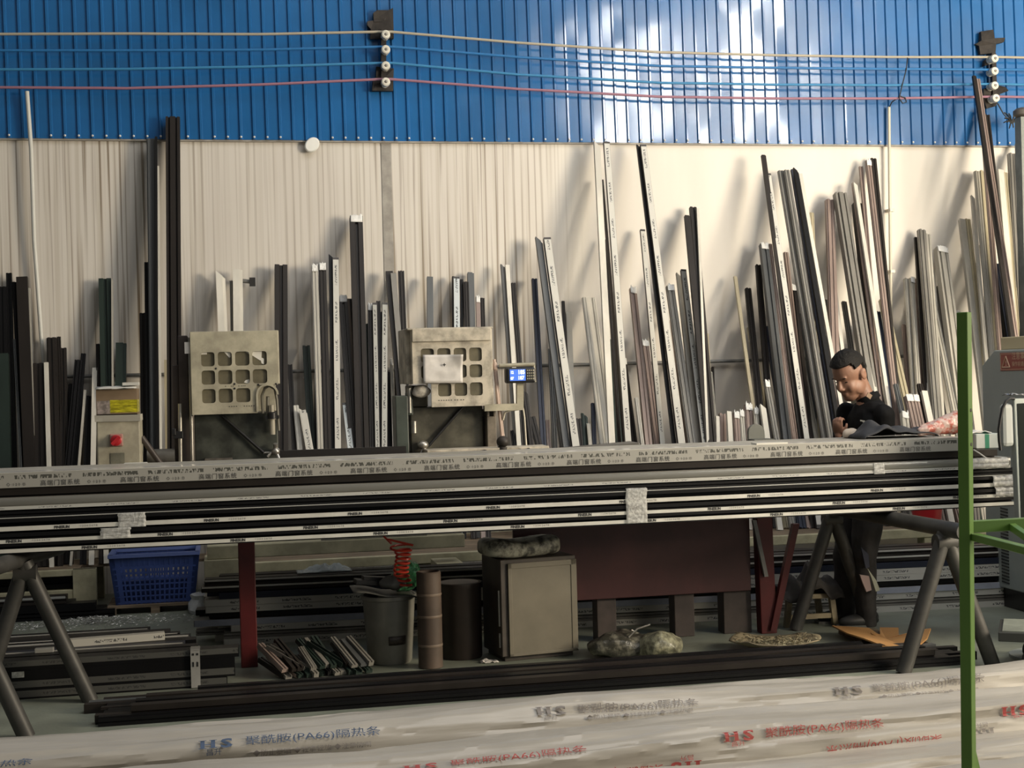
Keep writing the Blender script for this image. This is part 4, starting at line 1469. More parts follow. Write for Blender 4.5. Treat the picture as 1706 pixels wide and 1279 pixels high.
for txt, a, b in (('▪▫▪▪▫▪ ▪▪▪', 380, 585), ('·▪▪▪▪▫▪▪▪▪▪', 395, 758)):
    t2 = text2d(txt, 0.016)
    sc = (px2x(630) - px2x(395)) / max(t2[2], 0.01) * (1.0 if a > 390 else 0.75)
    put_text(mb, t2, lambda u, v: Vector((px2x(a) + u * sc, YS - 0.0015, py2z(b) + v)))
link('printed_marks', mb, M_ink, g)
mb = MB()
for a, b in ((668, 571), (818, 569), (310, 425), (465, 598), (465, 560)):
    mb.ell((px2x(a), YS - 0.002, py2z(b)), (0.006, 0.004, 0.006), nu=8, nv=5)
link('screw_set', mb, M_black, g)
# body under the guard
mb = MB()
mb.box(sx2(321), sx2(462), YS + 0.10, YS + 0.42, 1.12, z0 - 0.002)
link('body', mb, M_dkgreen, L, bevel=0.006)
mb = MB()
mb.box(sx2(337), sx2(384), YS + 0.02, YS + 0.1, 1.12, gz(763))
link('foot_block', mb, M_dirty, L, bevel=0.004)
mb = MB()
mb.tube([(sx2(366), YS + 0.085, gz(690)), (sx2(437), YS + 0.075, gz(757))], 0.009, 10)
st_ = link('gas_strut', mb, M_black, L)
mb = MB()
mb.tube([(sx2(436), YS + 0.075, gz(757)), (sx2(468), YS + 0.075, gz(757))], 0.007, 10)
link('strut_pin', mb, M_chrome, st_)
mb = MB()
c = Vector((sx2(457), YS + 0.06, gz(755)))
mb.ell(c, (0.026, 0.03, 0.024))
mb.tube([c + Vector((0, -.0, .02)), c + Vector((0, -.01, .045))], 0.014, 10)
mb.tube([c, c + Vector((0.02, -.03, -.05))], 0.010, 8)
mb.tube([c + Vector((-.02, 0, 0)), c + Vector((-.05, -.01, -.03))], 0.008, 8)
link('valve', mb, M_chrome, L)
# air filter in the arch
fx = sx2(452)
mb = MB()
mb.lathe([(0.016, 0.0), (0.017, 0.05), (0.0165, 0.085), (0.024, 0.087), (0.024, 0.125), (0.012, 0.127), (0.012, 0.17)], (fx, YS + 0.03, gz(726)), n=18)
fl_ = link('air_filter', mb, mat('filter_bowl', (0.36, 0.33, 0.26), 0.25), L)
mb = MB()
mb.lathe([(0.026, 0.09), (0.027, 0.123), (0.018, 0.13)], (fx, YS + 0.03, gz(726)), n=18)
mb.box(fx - 0.04, fx + 0.04, YS + 0.02, YS + 0.05, gz(700), gz(694))
link('filter_head', mb, M_black, fl_)
mb = MB()
mb.tube([(sx2(437), YS + 0.05, gz(690)), (sx2(436), YS + 0.04, gz(660)), (sx2(441), YS + 0.03, gz(648)), (sx2(449), YS + 0.03, gz(644)), (sx2(458), YS + 0.04, gz(650)), (sx2(461), YS + 0.05, gz(668)), (sx2(463), YS + 0.05, gz(720))], 0.008, 10)
mb.tube([(sx2(445), YS + 0.06, gz(690)), (sx2(446), YS + 0.05, gz(662))], 0.010, 8)
link('air_hose', mb, mat('grey_hose', (0.16, 0.15, 0.12), 0.45), L)
# column left of the guard
mb = MB()
mb.box(sx2(297), sx2(313), YS + 0.12, YS + 0.30, 1.12, gz(556))
mb.box(sx2(286), sx2(297), YS + 0.16, YS + 0.26, 1.12, gz(605))
link('column', mb, M_brown, L, bevel=0.004)
mb = MB()
mb.tube([(sx2(296), YS + 0.09, 1.12), (sx2(298), YS + 0.09, gz(670))], 0.012, 12)
mb.tube([(sx2(316), YS + 0.09, 1.12), (sx2(317), YS + 0.09, gz(560))], 0.010, 12)
link('guide_rod', mb, M_chrome, L)
mb = MB()
mb.box(sx2(286), sx2(302), YS + 0.06, YS + 0.12, gz(728), gz(716))
mb.box(sx2(283), sx2(290), YS + 0.05, YS + 0.09, gz(722), gz(711))
link('rod_clamp', mb, M_black, L, bevel=0.003)
mb = MB()
mb.box(sx2(309), sx2(319), YS + 0.02, YS + 0.05, gz(587), gz(568))
link('white_tag', mb, M_paper, L)
mb = MB()
mb.tube([(sx2(240), YS + 0.12, gz(758)), (sx2(287), YS + 0.12, gz(758))], 0.045, 20)
mt_ = link('motor', mb, mat('grey_casting', (0.12, 0.115, 0.105), 0.5, 0.2, var=0.3), L)
mb = MB()
mb.tube([(sx2(233), YS + 0.02, gz(723)), (sx2(263), YS + 0.04, gz(768))], 0.017, 12)
link('lever', mb, M_brown, L)

# ---- right head
R = thing('mitre_saw', (sx2(750), YS + 0.25, 1.12), 'right saw head with dusty beige guard and a paper sheet stuck on it', 'saw head')
gz2 = lambda py: sz2(py, 750)
rx = lambda p: sx2(660 + p / 5.33)
rz = lambda p: gz2(530 + p / 5.33)
x0, x1, z0, z1 = rx(150), rx(852), rz(785), rz(90)
holes = [(rx(a), rx(b), rz(d), rz(c)) for (c, d) in ((265, 385), (415, 530), (575, 692)) for (a, b) in ((225, 342), (372, 490), (518, 630), (655, 768))]
holes.pop(8)
mb = MB()
guard_panel(mb, x0, x1, z0, z1, YS, holes, [(x0 - 1, rx(312), z0 - 1, rz(575))])
g = link('guard', mb, M_beige2, R)
mb = MB()
mb.box(x0 - 0.004, x0 + 0.006, YS + 0.013, YS + 0.42, rz(575), z1)
mb.box(x1 - 0.006, x1 + 0.01, YS + 0.013, YS + 0.42, z0, z1)
mb.box(x0 - 0.03, x1 + 0.01, YS - 0.012, YS + 0.42, z1 - 0.006, z1 + 0.006)
mb.box(x0, x1, YS - 0.016, YS - 0.002, rz(205), z1)
mb.box(x0 - 0.03, x0, YS + 0.06, YS + 0.42, rz(575), z1)
link('hood', mb, M_beige2, g, bevel=0.006)
mb = MB()
mb.box(x0 + 0.02, x1 - 0.02, YS + 0.014, YS + 0.018, rz(570), rz(215))
mb.box(rx(320), x1 - 0.02, YS + 0.014, YS + 0.018, z0 + 0.01, rz(560))
link('window_film', mb, M_pane, g)
mb = MB()
mb.grid(lambda a, b: (rx(240 + 348 * a), YS - 0.020 - 0.006 * noise.noise(Vector((a * 4, b * 4, 0))) - (0.03 * max(0, a - 0.62) * max(0, 0.45 - b) * 8), rz(320 + 250 * b + 6 * a)), 14, 10)
ps = link('paper_sheet', mb, M_paper, g, solid=0.0006)
mb = MB()
i = mb.add([(rx(425) + math.cos(a) * r, YS - 0.03, rz(412) + math.sin(a) * r) for k in range(8) for a, r in [(k * math.pi / 4, 0.012 if k % 2 == 0 else 0.005)]])
mb.face(list(range(i, i + 8)))
link('black_spot', mb, M_ink, ps, solid=0.0006)
mb = MB()
for txt, a, b in (('▪ᴧ▪▪▪▪▪ ▬ ▪▪', 355, 735),):
    t2 = text2d('·▪▪▪▪▪▪ ▪▪ ▪▪', 0.018)
    sc = (rx(600) - rx(355)) / max(t2[2], 0.01)
    put_text(mb, t2, lambda u, v: Vector((rx(a) + u * sc, YS - 0.0015, rz(b) + v)))
link('printed_marks', mb, M_ink, g)
mb = MB()
mb.box(sx2(686), sx2(808), YS + 0.10, YS + 0.44, 1.12, z0)
mb.box(sx2(690), sx2(716), YS + 0.12, YS + 0.44, z0, rz(590))
link('body', mb, mat('olive_steel', (0.085, 0.08, 0.06), 0.5, 0.2, var=0.5, vscale=5), R, bevel=0.006)
mb = MB()
mb.tube([(rx(620), YS + 0.085, rz(780)), (rx(285), YS + 0.075, rz(1135))], 0.009, 10)
link('gas_strut', mb, M_black, R)
mb = MB()
c = Vector((rx(235), YS + 0.06, rz(1120)))
mb.ell(c, (0.034, 0.03, 0.026))
mb.tube([c, c + Vector((0.02, -.02, -.06))], 0.012, 8)
mb.tube([c + Vector((0.01, 0, 0.0)), c + Vector((-.03, -.02, -.08))], 0.008, 8)
link('valve', mb, M_chrome, R)
mb = MB()
mb.box(sx2(660), sx2(681), YS + 0.06, YS + 0.24, 1.12, gz2(657))
mb.box(sx2(681), sx2(690), YS + 0.08, YS + 0.2, gz2(690), gz2(652))
link('column', mb, mat('green_column', (0.055, 0.068, 0.058), 0.45, var=0.2), R, bevel=0.005)
mb = MB()
mb.tube([(sx2(690), YS + 0.07, gz2(720)), (sx2(690), YS + 0.07, gz2(700))], 0.018, 12)
mb.tube([(sx2(684), YS + 0.07, gz2(686)), (sx2(684), YS + 0.07, gz2(645))], 0.012, 12)
link('guide_rod', mb, M_chrome, R)
mb = MB()
mb.ell((rx(235), YS + 0.06, rz(640)), (0.055, 0.04, 0.032))
mb.jitter(0.014, 22)
link('stuffed_rag', mb, mat('dirty_white_rag', (0.45, 0.42, 0.37), 0.8, var=0.4, vscale=20), R)
mb = MB()
mb.box(sx2(812), sx2(827), YS + 0.04, YS + 0.2, 1.12, rz(885))
mb.box(sx2(812), sx2(816), YS + 0.04, YS + 0.2, rz(885), rz(820))
mb.box(sx2(823), sx2(827), YS + 0.04, YS + 0.2, rz(885), rz(820))
link('side_box', mb, M_dirty, R, bevel=0.003)
mb = MB()
mb.box(sx2(704), sx2(905), YS - 0.12, YS + 0.06, 1.12, rz(1155))
bp_ = link('base_plate', mb, M_beige2, R, bevel=0.004)
mb = MB()
for a, b, r in ((735, 1180, 0.022), (820, 1175, 0.014), (960, 1172, 0.010), (1045, 1162, 0.008), (1120, 1160, 0.009), (1095, 1165, 0.007)):
    mb.lathe([(r, 0.01), (r, -0.02), (0, -0.024)], (rx(a), YS - 0.125, rz(b + 20)), n=14, axis=(0, 1, 0))
link('bolt_row', mb, M_black, bp_)
mb = MB()
mb.ell((rx(905), YS - 0.10, rz(1120) + 0.01), (0.038, 0.038, 0.034))
mb.tube([(rx(905), YS - 0.10, rz(1150)), (rx(900), YS - 0.10, rz(1190))], 0.03, 14)
link('black_knob', mb, mat('knob', (0.03, 0.024, 0.02), 0.6), R)

# ---- digital readout on its arm
D = thing('digital_readout', aty(858, 628, YS - 0.02), 'small black digital readout with a lit blue screen on a cream arm', 'digital readout')
xa_, xb2, zt_, zb_ = sx2(841), sx2(890), gz2(615), gz2(641)
mb = MB()
mb.box(xa_, xb2, YS - 0.05, YS + 0.02, zb_, zt_)
dh = link('housing', mb, M_black, D, bevel=0.012)
mb = MB()
mb.box(sx2(847), sx2(873), YS - 0.0525, YS - 0.049, gz2(637), gz2(618))
sc_ = link('screen', mb, mat('lit_lcd', (0.02, 0.05, 0.2), 0.3, emit=((0.10, 0.25, 0.95), 0.9)), dh)
mb = MB()
for txt, a, b, z in (('185', 860, 626, 0.034), ('187', 860, 635, 0.03), ('12', 848, 625, 0.022), ('07', 848, 635, 0.022)):
    put_text(mb, text2d(txt, z, 0.0012), lambda u, v: Vector((sx2(a) + u * 0.85, YS - 0.0535, gz2(b) + v)))
link('screen_digits', mb, mat('lit_digits', (0.8, 0.85, 1.0), 0.3, emit=((0.75, 0.85, 1.0), 1.2)), sc_)
mb = MB()
for r_ in range(4):
    for c_ in range(4):
        kx, kz = sx2(875.5 + c_ * 3.3), gz2(619 + r_ * 4.6)
        mb.box(kx, kx + 0.007, YS - 0.053, YS - 0.049, kz - 0.008, kz)
kp = link('keypad', mb, mat('pale_keys', (0.36, 0.34, 0.26), 0.5), dh)
mb = MB()
def sq(P, r=0.017):
    P = [Vector(p) for p in P]
    for a, b in zip(P, P[1:]):
        d = (b - a).normalized()
        u = Vector((0, 1, 0))
        mb.ext([(-r, -r), (r, -r), (r, r), (-r, r)], a - d * (r - .0004), b + d * (r - .0008), u * (1 - .02 * abs(d.z)), d.cross(u))
sq([(sx2(812), YS + 0.02, rz(805)), (sx2(866), YS + 0.02, rz(805)), (sx2(867), YS + 0.02, gz2(641))], 0.02)
mb.tube([(sx2(834), YS + 0.03, gz2(611)), (sx2(893), YS + 0.03, gz2(610))], 0.012, 8)
mb.tube([(sx2(892), YS + 0.03, gz2(610)), (sx2(892), YS + 0.02, gz2(640))], 0.008, 8)
link('arm', mb, M_beige, D)
mb = MB()
mb.tube([(sx2(871), YS + 0.04, rz(800)), (sx2(863), YS + 0.03, rz(830)), (sx2(850), YS + 0.03, rz(836)), (sx2(842), YS + 0.04, rz(855)), (sx2(839), YS + 0.05, rz(920))], 0.006, 8)
mb.tube([(sx2(872), YS + 0.03, rz(815)), (sx2(874), YS + 0.03, rz(900)), (sx2(876), YS + 0.03, rz(1160))], 0.005, 8)
link('cable', mb, M_pvc2, D)
mb = MB()
mb.tube([(sx2(827), YS + 0.05, gz2(600)), (sx2(829), YS + 0.05, gz2(640)), (sx2(838), YS + 0.06, gz2(740))], 0.009, 8)
mb.tube([(sx2(830), YS + 0.05, gz2(612)), (sx2(834), YS + 0.06, gz2(660)), (sx2(841), YS + 0.06, gz2(742))], 0.006, 8)
mb.ell((sx2(828), YS + 0.05, gz2(612)), (0.016, 0.016, 0.03))
tag(link('cable_pair', mb, mat('pinkish_cable', (0.48, 0.36, 0.30), 0.45)), 'pair of pale pinkish cables hanging beside the right saw guard', 'cable')
# dark sloping plate on the bench to the right of the right head
mb = MB()
z_a = gz2(748)
mb.ext([(-.10, 0), (.10, 0), (.10, .018), (-.10, .018)], Vector((sx2(893), YS + 0.02, aty(893, 756, YS).z)), Vector((sx2(1056), YS + 0.02, aty(1056, 741, YS).z)), (0, 1, 0), (0, 0, 1))
mb.box(sx2(900), sx2(1050), YS - 0.02, YS + 0.06, 1.12, aty(900, 758, YS).z)
tag(link('feed_plate', mb, mat('dark_plate', (0.10, 0.095, 0.085), 0.4, 0.4, var=0.2), bevel=0.003), 'dark flat steel feed plate on the bench right of the right saw', 'plate')
mb = MB()
a_ = aty(1008, 752, 7.99)
mb.box(a_.x, aty(1040, 752, 8.02).x, 7.98, 8.05, 1.121, aty(1030, 745, 8.02).z)
tag(link('white_block', mb, mat('white_foam', (0.66, 0.66, 0.60), 0.5), bevel=0.01), 'small white foam block on the bench beside the dark feed plate', 'block')

# ---- switch cabinet with cardboard box on top
SWY = 8.09
sw = lambda px: aty(px, 700, SWY).x
swz = lambda py: aty(200, py, SWY).z
S = thing('switch_box', (sw(200), SWY + 0.12, 0), 'beige switch box with a red rotary knob left of the left saw', 'switch box')
mb = MB()
mb.box(sw(160), sw(233), SWY, SWY + 0.24, 1.121, swz(700))
sb = link('cabinet', mb, M_beige, S, bevel=0.008)
mb = MB()
mb.box(sw(158), sw(234), SWY - 0.008, SWY + 0.25, swz(702), swz(691))
mb.jitter(0.004, 12)
link('cover_sheet', mb, mat('crumpled_cover', (0.40, 0.38, 0.32), 0.6, var=0.2), S)
c = Vector((sw(193), SWY - 0.002, swz(733)))
mb = MB()
mb.box(c.x - 0.036, c.x + 0.036, SWY - 0.012, SWY, c.z - 0.034, c.z + 0.036)
kb = link('knob_plate', mb, mat('faded_red', (0.36, 0.19, 0.16), 0.5), S, bevel=0.01)
mb = MB()
mb.lathe([(0.030, 0.0), (0.030, -0.016), (0.024, -0.02), (0.0, -0.02)], c + Vector((0, -0.01, 0)), n=26, axis=(0, 1, 0))
mb.obox(c + Vector((0, -0.04, 0)), (0.7, 0, 0.7), (0, 1, 0), (-0.7, 0, 0.7), 0.03, 0.012, 0.009)
link('knob', mb, M_redp, kb)
mb = MB()
mb.box(sw(182.5), sw(206), SWY - 0.004, SWY, swz(783), swz(754))
link('grey_plate', mb, mat('olive_plate', (0.17, 0.165, 0.125), 0.5, var=0.25, vscale=12), S)
B = thing('cardboard_box', (sw(197), SWY + 0.11, swz(691)), 'open cardboard box with yellow tape on top of the switch box', 'box')
mb = MB()
za, zb2 = swz(691) + 0.001, swz(648)
xa_, xb2 = sw(161), sw(229)
for (a, b, c_, d) in ((xa_, xb2, SWY + 0.0, SWY + 0.006), (xa_, xb2, SWY + 0.22, SWY + 0.226), (xa_, xa_ + 0.006, SWY + 0.006, SWY + 0.22), (xb2 - 0.006, xb2, SWY + 0.006, SWY + 0.22)):
    mb.box(a, b, c_, d, za, zb2)
mb.box(xa_, xb2, SWY, SWY + 0.226, za, za + 0.005)
bx = link('carton', mb, mat('cardboard', (0.20, 0.14, 0.085), 0.7, var=0.12, vscale=5), B)
mb = MB()
mb.grid(lambda a, b: (xa_ + (xb2 - xa_) * a, SWY - 0.03 + 0.06 * b, zb2 + 0.004 + 0.012 * b + 0.006 * noise.noise(Vector((a * 5, b, 2)))), 10, 2)
mb.box(sw(206), sw(232), SWY - 0.01, SWY + 0.1, zb2 + 0.02, zb2 + 0.035)
link('flap', mb, mat('white_card', (0.55, 0.54, 0.50), 0.6), B, solid=0.003)
mb = MB()
mb.box(sw(184), xb2 + 0.001, SWY - 0.002, SWY - 0.0004, swz(687), swz(666))
mb.box(xb2, xb2 + 0.0015, SWY - 0.002, SWY + 0.2, swz(687), swz(666))
link('yellow_tape', mb, mat('yellow_tape', (0.42, 0.38, 0.02), 0.3, var=0.45, vscale=18, stretch=(1, 1, 4)), bx)
mb = MB()
mb.box(xa_ + 0.004, sw(184), SWY - 0.0015, SWY - 0.0003, swz(689), swz(667))
link('faded_print', mb, mat('faded_print', (0.25, 0.21, 0.19), 0.6, var=0.4, vscale=40), bx)
mb = MB()
a_ = aty(205, 777, 8.0)
mb.box(a_.x, aty(246, 777, 8.0).x, 7.99, 8.055, 1.121, aty(220, 771, 8.0).z)
wb_ = link('white_block', mb, mat('white_foam', (0.66, 0.66, 0.60), 0.5), bevel=0.008)
tag(wb_, 'small white foam block in front of the beige switch box', 'block')

# ------------------------------------------------------------------ things under and behind the bench
def cloth_noise(p, s=1.0, k=6.0):
    return noise.noise_vector(Vector(p) * k) * s


# low pallet and blue crate at the left
px0, px1 = aty(186, 1000, 10.22).x, aty(330, 1000, 10.22).x
mb = MB()
for q in range(5):
    mb.box(px0 - 0.03, px1 + 0.03, 10.22 + q * 0.09, 10.29 + q * 0.09, 0.045, 0.062)
for q in range(3):
    x = px0 + (px1 - px0) * q / 2
    mb.box(x - 0.03, x + 0.03, 10.22, 10.65, 0, 0.045)
tag(link('wooden_pallet', mb, M_wood), 'low dark wooden pallet under the blue crate', 'pallet')
cr = thing('plastic_crate', ((px0 + px1) / 2, 10.43, 0.063), 'blue slatted plastic crate on the floor left of the red post', 'crate')
M_crate = mat('blue_plastic', (0.035, 0.065, 0.22), 0.42, var=0.12)
cx, cy, hx, hy, hh = (px0 + px1) / 2, 10.43, (px1 - px0) / 2, 0.19, 0.345


def taper(u, v, z):                      # u,v in -1..1
    k = 0.86 + 0.14 * z / hh
    return Vector((cx + u * hx * k, cy + v * hy * k, 0.063 + z))


def wall_bars(mb, f, nv, nh):
    t = 0.010

    def bar(u0, z0, u1, z1, w):
        a, b = Vector(f(u0, z0)), Vector(f(u1, z1))
        n_ = (b - a).normalized()
        out = Vector((0, -1, 0)) if abs(n_.y) < 0.7 else Vector((1, 0, 0))
        s_ = n_.cross(out).normalized()
        mb.ext([(-w, -.004), (w, -.004), (w, .004), (-w, .004)], a, b, s_, out)
    for q in range(nv + 1):
        u = -1 + 2 * q / nv
        edge = q in (0, nv) or q in (1, nv - 1)
        bar(u, 0, u, hh, 0.016 if edge else 0.006)
    for q in range(nh + 1):
        z = 0.015 + (hh - 0.10) * q / nh
        bar(-1, z, 1, z, 0.010 if q in (0, nh) else 0.0055)


for nm, f in (('front_wall', lambda u, z: taper(u, -1, z)), ('rear_wall', lambda u, z: taper(u, 1, z)),
              ('side_wall', lambda u, z: taper(-1, u, z)), ('side_wall', lambda u, z: taper(1, u, z))):
    mb = MB()
    wall_bars(mb, f, 16 if 'side' not in nm else 8, 6)
    a, b, c, d = f(-1, hh - 0.09), f(1, hh - 0.09), f(1, hh), f(-1, hh)
    n_ = Vector((0, 0.006, 0)) if 'side' not in nm else Vector((0.006, 0, 0))
    i = mb.add([a, b, c, d, a + n_, b + n_, c + n_, d + n_])
    for q in ((0, 1, 2, 3), (7, 6, 5, 4), (0, 4, 5, 1), (1, 5, 6, 2), (2, 6, 7, 3), (3, 7, 4, 0)):
        mb.face([i + k for k in q])
    link(nm, mb, M_crate, cr)
mb = MB()
P = [taper(-1, -1, hh), taper(1, -1, hh), taper(1, 1, hh), taper(-1, 1, hh)]
for a, b in zip(P, P[1:] + P[:1]):
    d = (b - a).normalized()
    mb.ext([(-.02, -.012), (.012, -.012), (.012, .012), (-.02, .012)], a - d * .015, b + d * .015, d.cross(Vector((0, 0, 1))) * -1, (0, 0, 1))
link('rim', mb, mat('blue_plastic_light', (0.09, 0.13, 0.32), 0.4), cr)
mb = MB()
mb.box(cx - hx * .86, cx + hx * .86, cy - hy * .86, cy + hy * .86, 0.063, 0.072)
mb.box(cx - hx * .80, cx + hx * .80, cy - hy * .74, cy + hy * .74, 0.073, 0.22)
link('floor_panel', mb, M_crate, cr)

# crumpled white bag, metal shavings
c = atz(335, 1024, 0)
mb = MB()
mb.lathe([(0.075, 0.0), (0.088, 0.03), (0.082, 0.07), (0.066, 0.10), (0.078, 0.128), (0.06, 0.135), (0.0, 0.115)], c + Vector((0, 0.09, 0)), n=30)
mb.jitter(0.012, 18)
for v in mb.v:
    v.z = max(v.z, 0.001)
tag(link('plastic_bag', mb, mat('cloudy_plastic', (0.62, 0.64, 0.66), 0.25, alpha=0.8, bump=0.5, bscale=50), solid=0.001), 'crumpled white plastic bag on the floor right of the blue crate', 'bag')
mb = MB()
M_shav = mat('metal_shavings', (0.42, 0.42, 0.40), 0.35, 0.6)
for q in range(1500):
    a_, r_ = rnd.uniform(0, 6.28), abs(rnd.gauss(0, 0.34))
    p = Vector((-0.95 + 1.35 * r_ * math.cos(a_), 9.93 + 0.42 * r_ * math.sin(a_), 0.0))
    h = 0.045 * math.exp(-(r_ / 0.3) ** 2) * rnd.random()
    d = Vector((rnd.uniform(-1, 1), rnd.uniform(-1, 1), rnd.uniform(-.3, .3))).normalized() * rnd.uniform(0.006, 0.016)
    s_ = d.orthogonal().normalized() * 0.0022
    i = mb.add([p + Vector((0, 0, h + .002)) - d, p + Vector((0, 0, h + .002)) + s_, p + Vector((0, 0, h + .003)) + d, p + Vector((0, 0, h + .001)) - s_])
    mb.face((i, i + 1, i + 2, i + 3))
tag(link('metal_shavings', mb, M_shav, solid=0.0008), 'heap of shiny metal shavings on the floor left of the crate', 'shavings', kind='stuff')

# things on top of the long stack
mb = MB()
c = Vector((aty(540, 945, 8.9).x, 8.92, 0.407))
mb.grid(lambda a, b: c + Vector(((a - .5) * 0.34, (b - .5) * 0.16, 0.004 + (0.055 * max(0, 1 - ((a - .55) / .45) ** 2) * (1 - (2 * b - 1) ** 2)) * (0.6 + 0.9 * noise.noise(Vector((a * 7, b * 5, 1)))))), 26, 14)
tag(link('crumpled_film', mb, mat('clear_crumpled', (0.5, 0.55, 0.55), 0.15, alpha=0.75, bump=0.8, bscale=40), solid=0.001), 'crumpled clear film on the long floor stack right of the red post', 'film')
mb = MB()
a_, b_ = aty(536, 913, 9.2), aty(650, 906, 9.2)
mb.ext([(-.02, -.02), (.02, -.02), (.02, .02), (-.02, .02)], Vector((a_.x, 9.25, ZBEAM + 0.106)), Vector((b_.x + 0.25, 9.26, ZBEAM + 0.106)), (0, 1, 0), (0, 0, 1))
tag(link('square_tube', mb, M_chrome), 'grey square steel tube lying across the rack above the red coil', 'tube')
mb = MB()
mb.grid(lambda a, b: Vector((aty(600, 930, 9.30).x + a * 0.92, 9.24 + 0.07 * b, ZBEAM + 0.145 + 0.10 * (a - 0.35) ** 2 * 2 + 0.01 * b)), 16, 3)
tag(link('bent_board', mb, M_wood, solid=0.03), 'bent brown wooden strip resting on the rack behind the bucket', 'board')
# red bin, short pale bars in the rack at right
mb = MB()
c = aty(1535, 905, 9.75)
mb.lathe([(0.10, 0.0), (0.125, 0.24), (0.135, 0.245), (0.135, 0.255), (0.12, 0.255), (0.10, 0.02), (0, 0.02)], Vector((c.x, 9.66, 0.402)), n=26)
tag(link('red_bin', mb, M_redp), 'red plastic bin standing on the rack behind the right trestle', 'bin')

# bucket with bits on it, green bag, cardboard tube, barrel
bc = Vector((0.86, 7.97, 0))
bk = thing('bucket', bc, 'grey white plastic bucket full of scrap beside the cardboard tube', 'bucket')
mb = MB()
mb.lathe([(0.115, 0.0), (0.125, 0.012), (0.148, 0.36), (0.158, 0.365), (0.158, 0.385), (0.143, 0.385), (0.118, 0.02), (0.0, 0.02)], bc, n=36)
link('shell', mb, mat('dirty_bucket', (0.19, 0.185, 0.16), 0.45, var=0.2, vscale=4), bk)
mb = MB()
mb.grid(lambda a, b: bc + Vector((math.sin(-0.15 + a * 0.75) * (0.1335 + 0.005 * b), -math.cos(-0.15 + a * 0.75) * (0.1335 + 0.005 * b), 0.115 + 0.05 * b)), 10, 2)
link('dark_label', mb, mat('brown_label', (0.035, 0.026, 0.02), 0.5, var=0.5, vscale=40), bk, solid=0.001)
mb = MB()
mb.grid(lambda a, b: bc + Vector((-0.21 + 0.36 * a, -0.15 + 0.27 * b, 0.425 - 0.05 * a + 0.006 * math.sin(a * 9))), 12, 6)
tag(link('warped_lid', mb, mat('grey_lid', (0.10, 0.098, 0.09), 0.5, var=0.2), solid=0.006), 'warped grey lid lying askew on top of the bucket', 'lid')
mb = MB()
mb.obox(bc + Vector((-0.10, 0.0, 0.458)), (0.98, 0.1, -.12), (-.1, .98, 0), (.12, 0, .98), 0.09, 0.05, 0.012)
mb.obox(bc + Vector((-0.06, 0.02, 0.472)), (0.98, 0.2, -.12), (-.2, .98, 0), (.12, 0, .98), 0.085, 0.03, 0.012)
tag(link('dark_tray', mb, M_black), 'small black plastic tray lying on the bucket lid', 'tray')
mb = MB()
c = bc + Vector((0.10, 0.02, 0.475))
mb.ell(c, (0.085, 0.08, 0.085), nu=26, nv=18)
mb.jitter(0.035, 14)
mb.jitter(0.012, 45)
tag(link('green_bag', mb, mat('green_film', (0.05, 0.20, 0.09), 0.2, alpha=0.85, bump=0.8, bscale=40, var=0.5, vscale=20)), 'crumpled green plastic bag on the bucket beside the cardboard tube', 'bag')
mb = MB()
c = bc + Vector((0.015, -0.07, 0.455))
mb.ell(c, (0.07, 0.06, 0.035), nu=22, nv=12)
mb.jitter(0.02, 16)
tag(link('grey_bag', mb, mat('grey_cloth', (0.11, 0.108, 0.10), 0.6)), 'small crumpled grey bag on the bucket in front of the green bag', 'bag')

c = Vector((1.06, 7.74, 0))
mb = MB()
mb.lathe([(0.062, 0.0), (0.068, 0.004), (0.068, 0.528), (0.062, 0.534), (0.056, 0.53), (0.056, 0.02), (0.0, 0.02)], c, n=30)
ct = link('cardboard_tube', mb, mat('tube_card', (0.085, 0.060, 0.045), 0.65, var=0.2, vscale=5))
tag(ct, 'brown cardboard tube standing upright between the bucket and barrel', 'tube')
for z in (0.12, 0.28, 0.40):
    mb = MB()
    mb.lathe([(0.0684, z), (0.0696, z + 0.002), (0.0696, z + 0.012), (0.0684, z + 0.014)], c, n=30)
    link('paper_seam', mb, mat('tube_seam', (0.16, 0.12, 0.09), 0.6), ct)
c = Vector((1.27, 7.98, 0))
ba = thing('barrel', c, 'dark brown fibre barrel with a pale lid behind the cardboard tube', 'barrel')
mb = MB()
mb.lathe([(0.118, 0.0), (0.122, 0.01), (0.124, 0.40), (0.128, 0.405), (0.128, 0.43), (0.118, 0.433), (0.115, 0.424), (0.0, 0.42)], c, n=34)
link('drum', mb, mat('brown_barrel', (0.022, 0.015, 0.012), 0.5, var=0.25), ba)
mb = MB()
mb.lathe([(0.112, 0.426), (0.112, 0.431), (0.0, 0.433)], c, n=34)
link('lid', mb, mat('barrel_lid', (0.13, 0.105, 0.085), 0.5, var=0.2), ba)

# beige cabinet with printed sack
A_, B_ = Vector((1.505, 7.74, 0)), Vector((1.915, 7.80, 0))
rz_ = math.atan2(B_.y - A_.y, B_.x - A_.x)
ux, uy = Vector((math.cos(rz_), math.sin(rz_), 0)), Vector((-math.sin(rz_), math.cos(rz_), 0))
cb = thing('floor_cabinet', A_ + ux * 0.2 + uy * 0.2, 'beige metal floor cabinet with one plain door below the bench', 'cabinet')
hc = aty(900, 935, 7.76).z


def lbox(mb, u0, u1, v0, v1, z0, z1):
    mb.obox(A_ + ux * (u0 + u1) / 2 + uy * (v0 + v1) / 2 + Vector((0, 0, (z0 + z1) / 2)), ux, uy, (0, 0, 1), abs(u1 - u0) / 2, abs(v1 - v0) / 2, abs(z1 - z0) / 2)


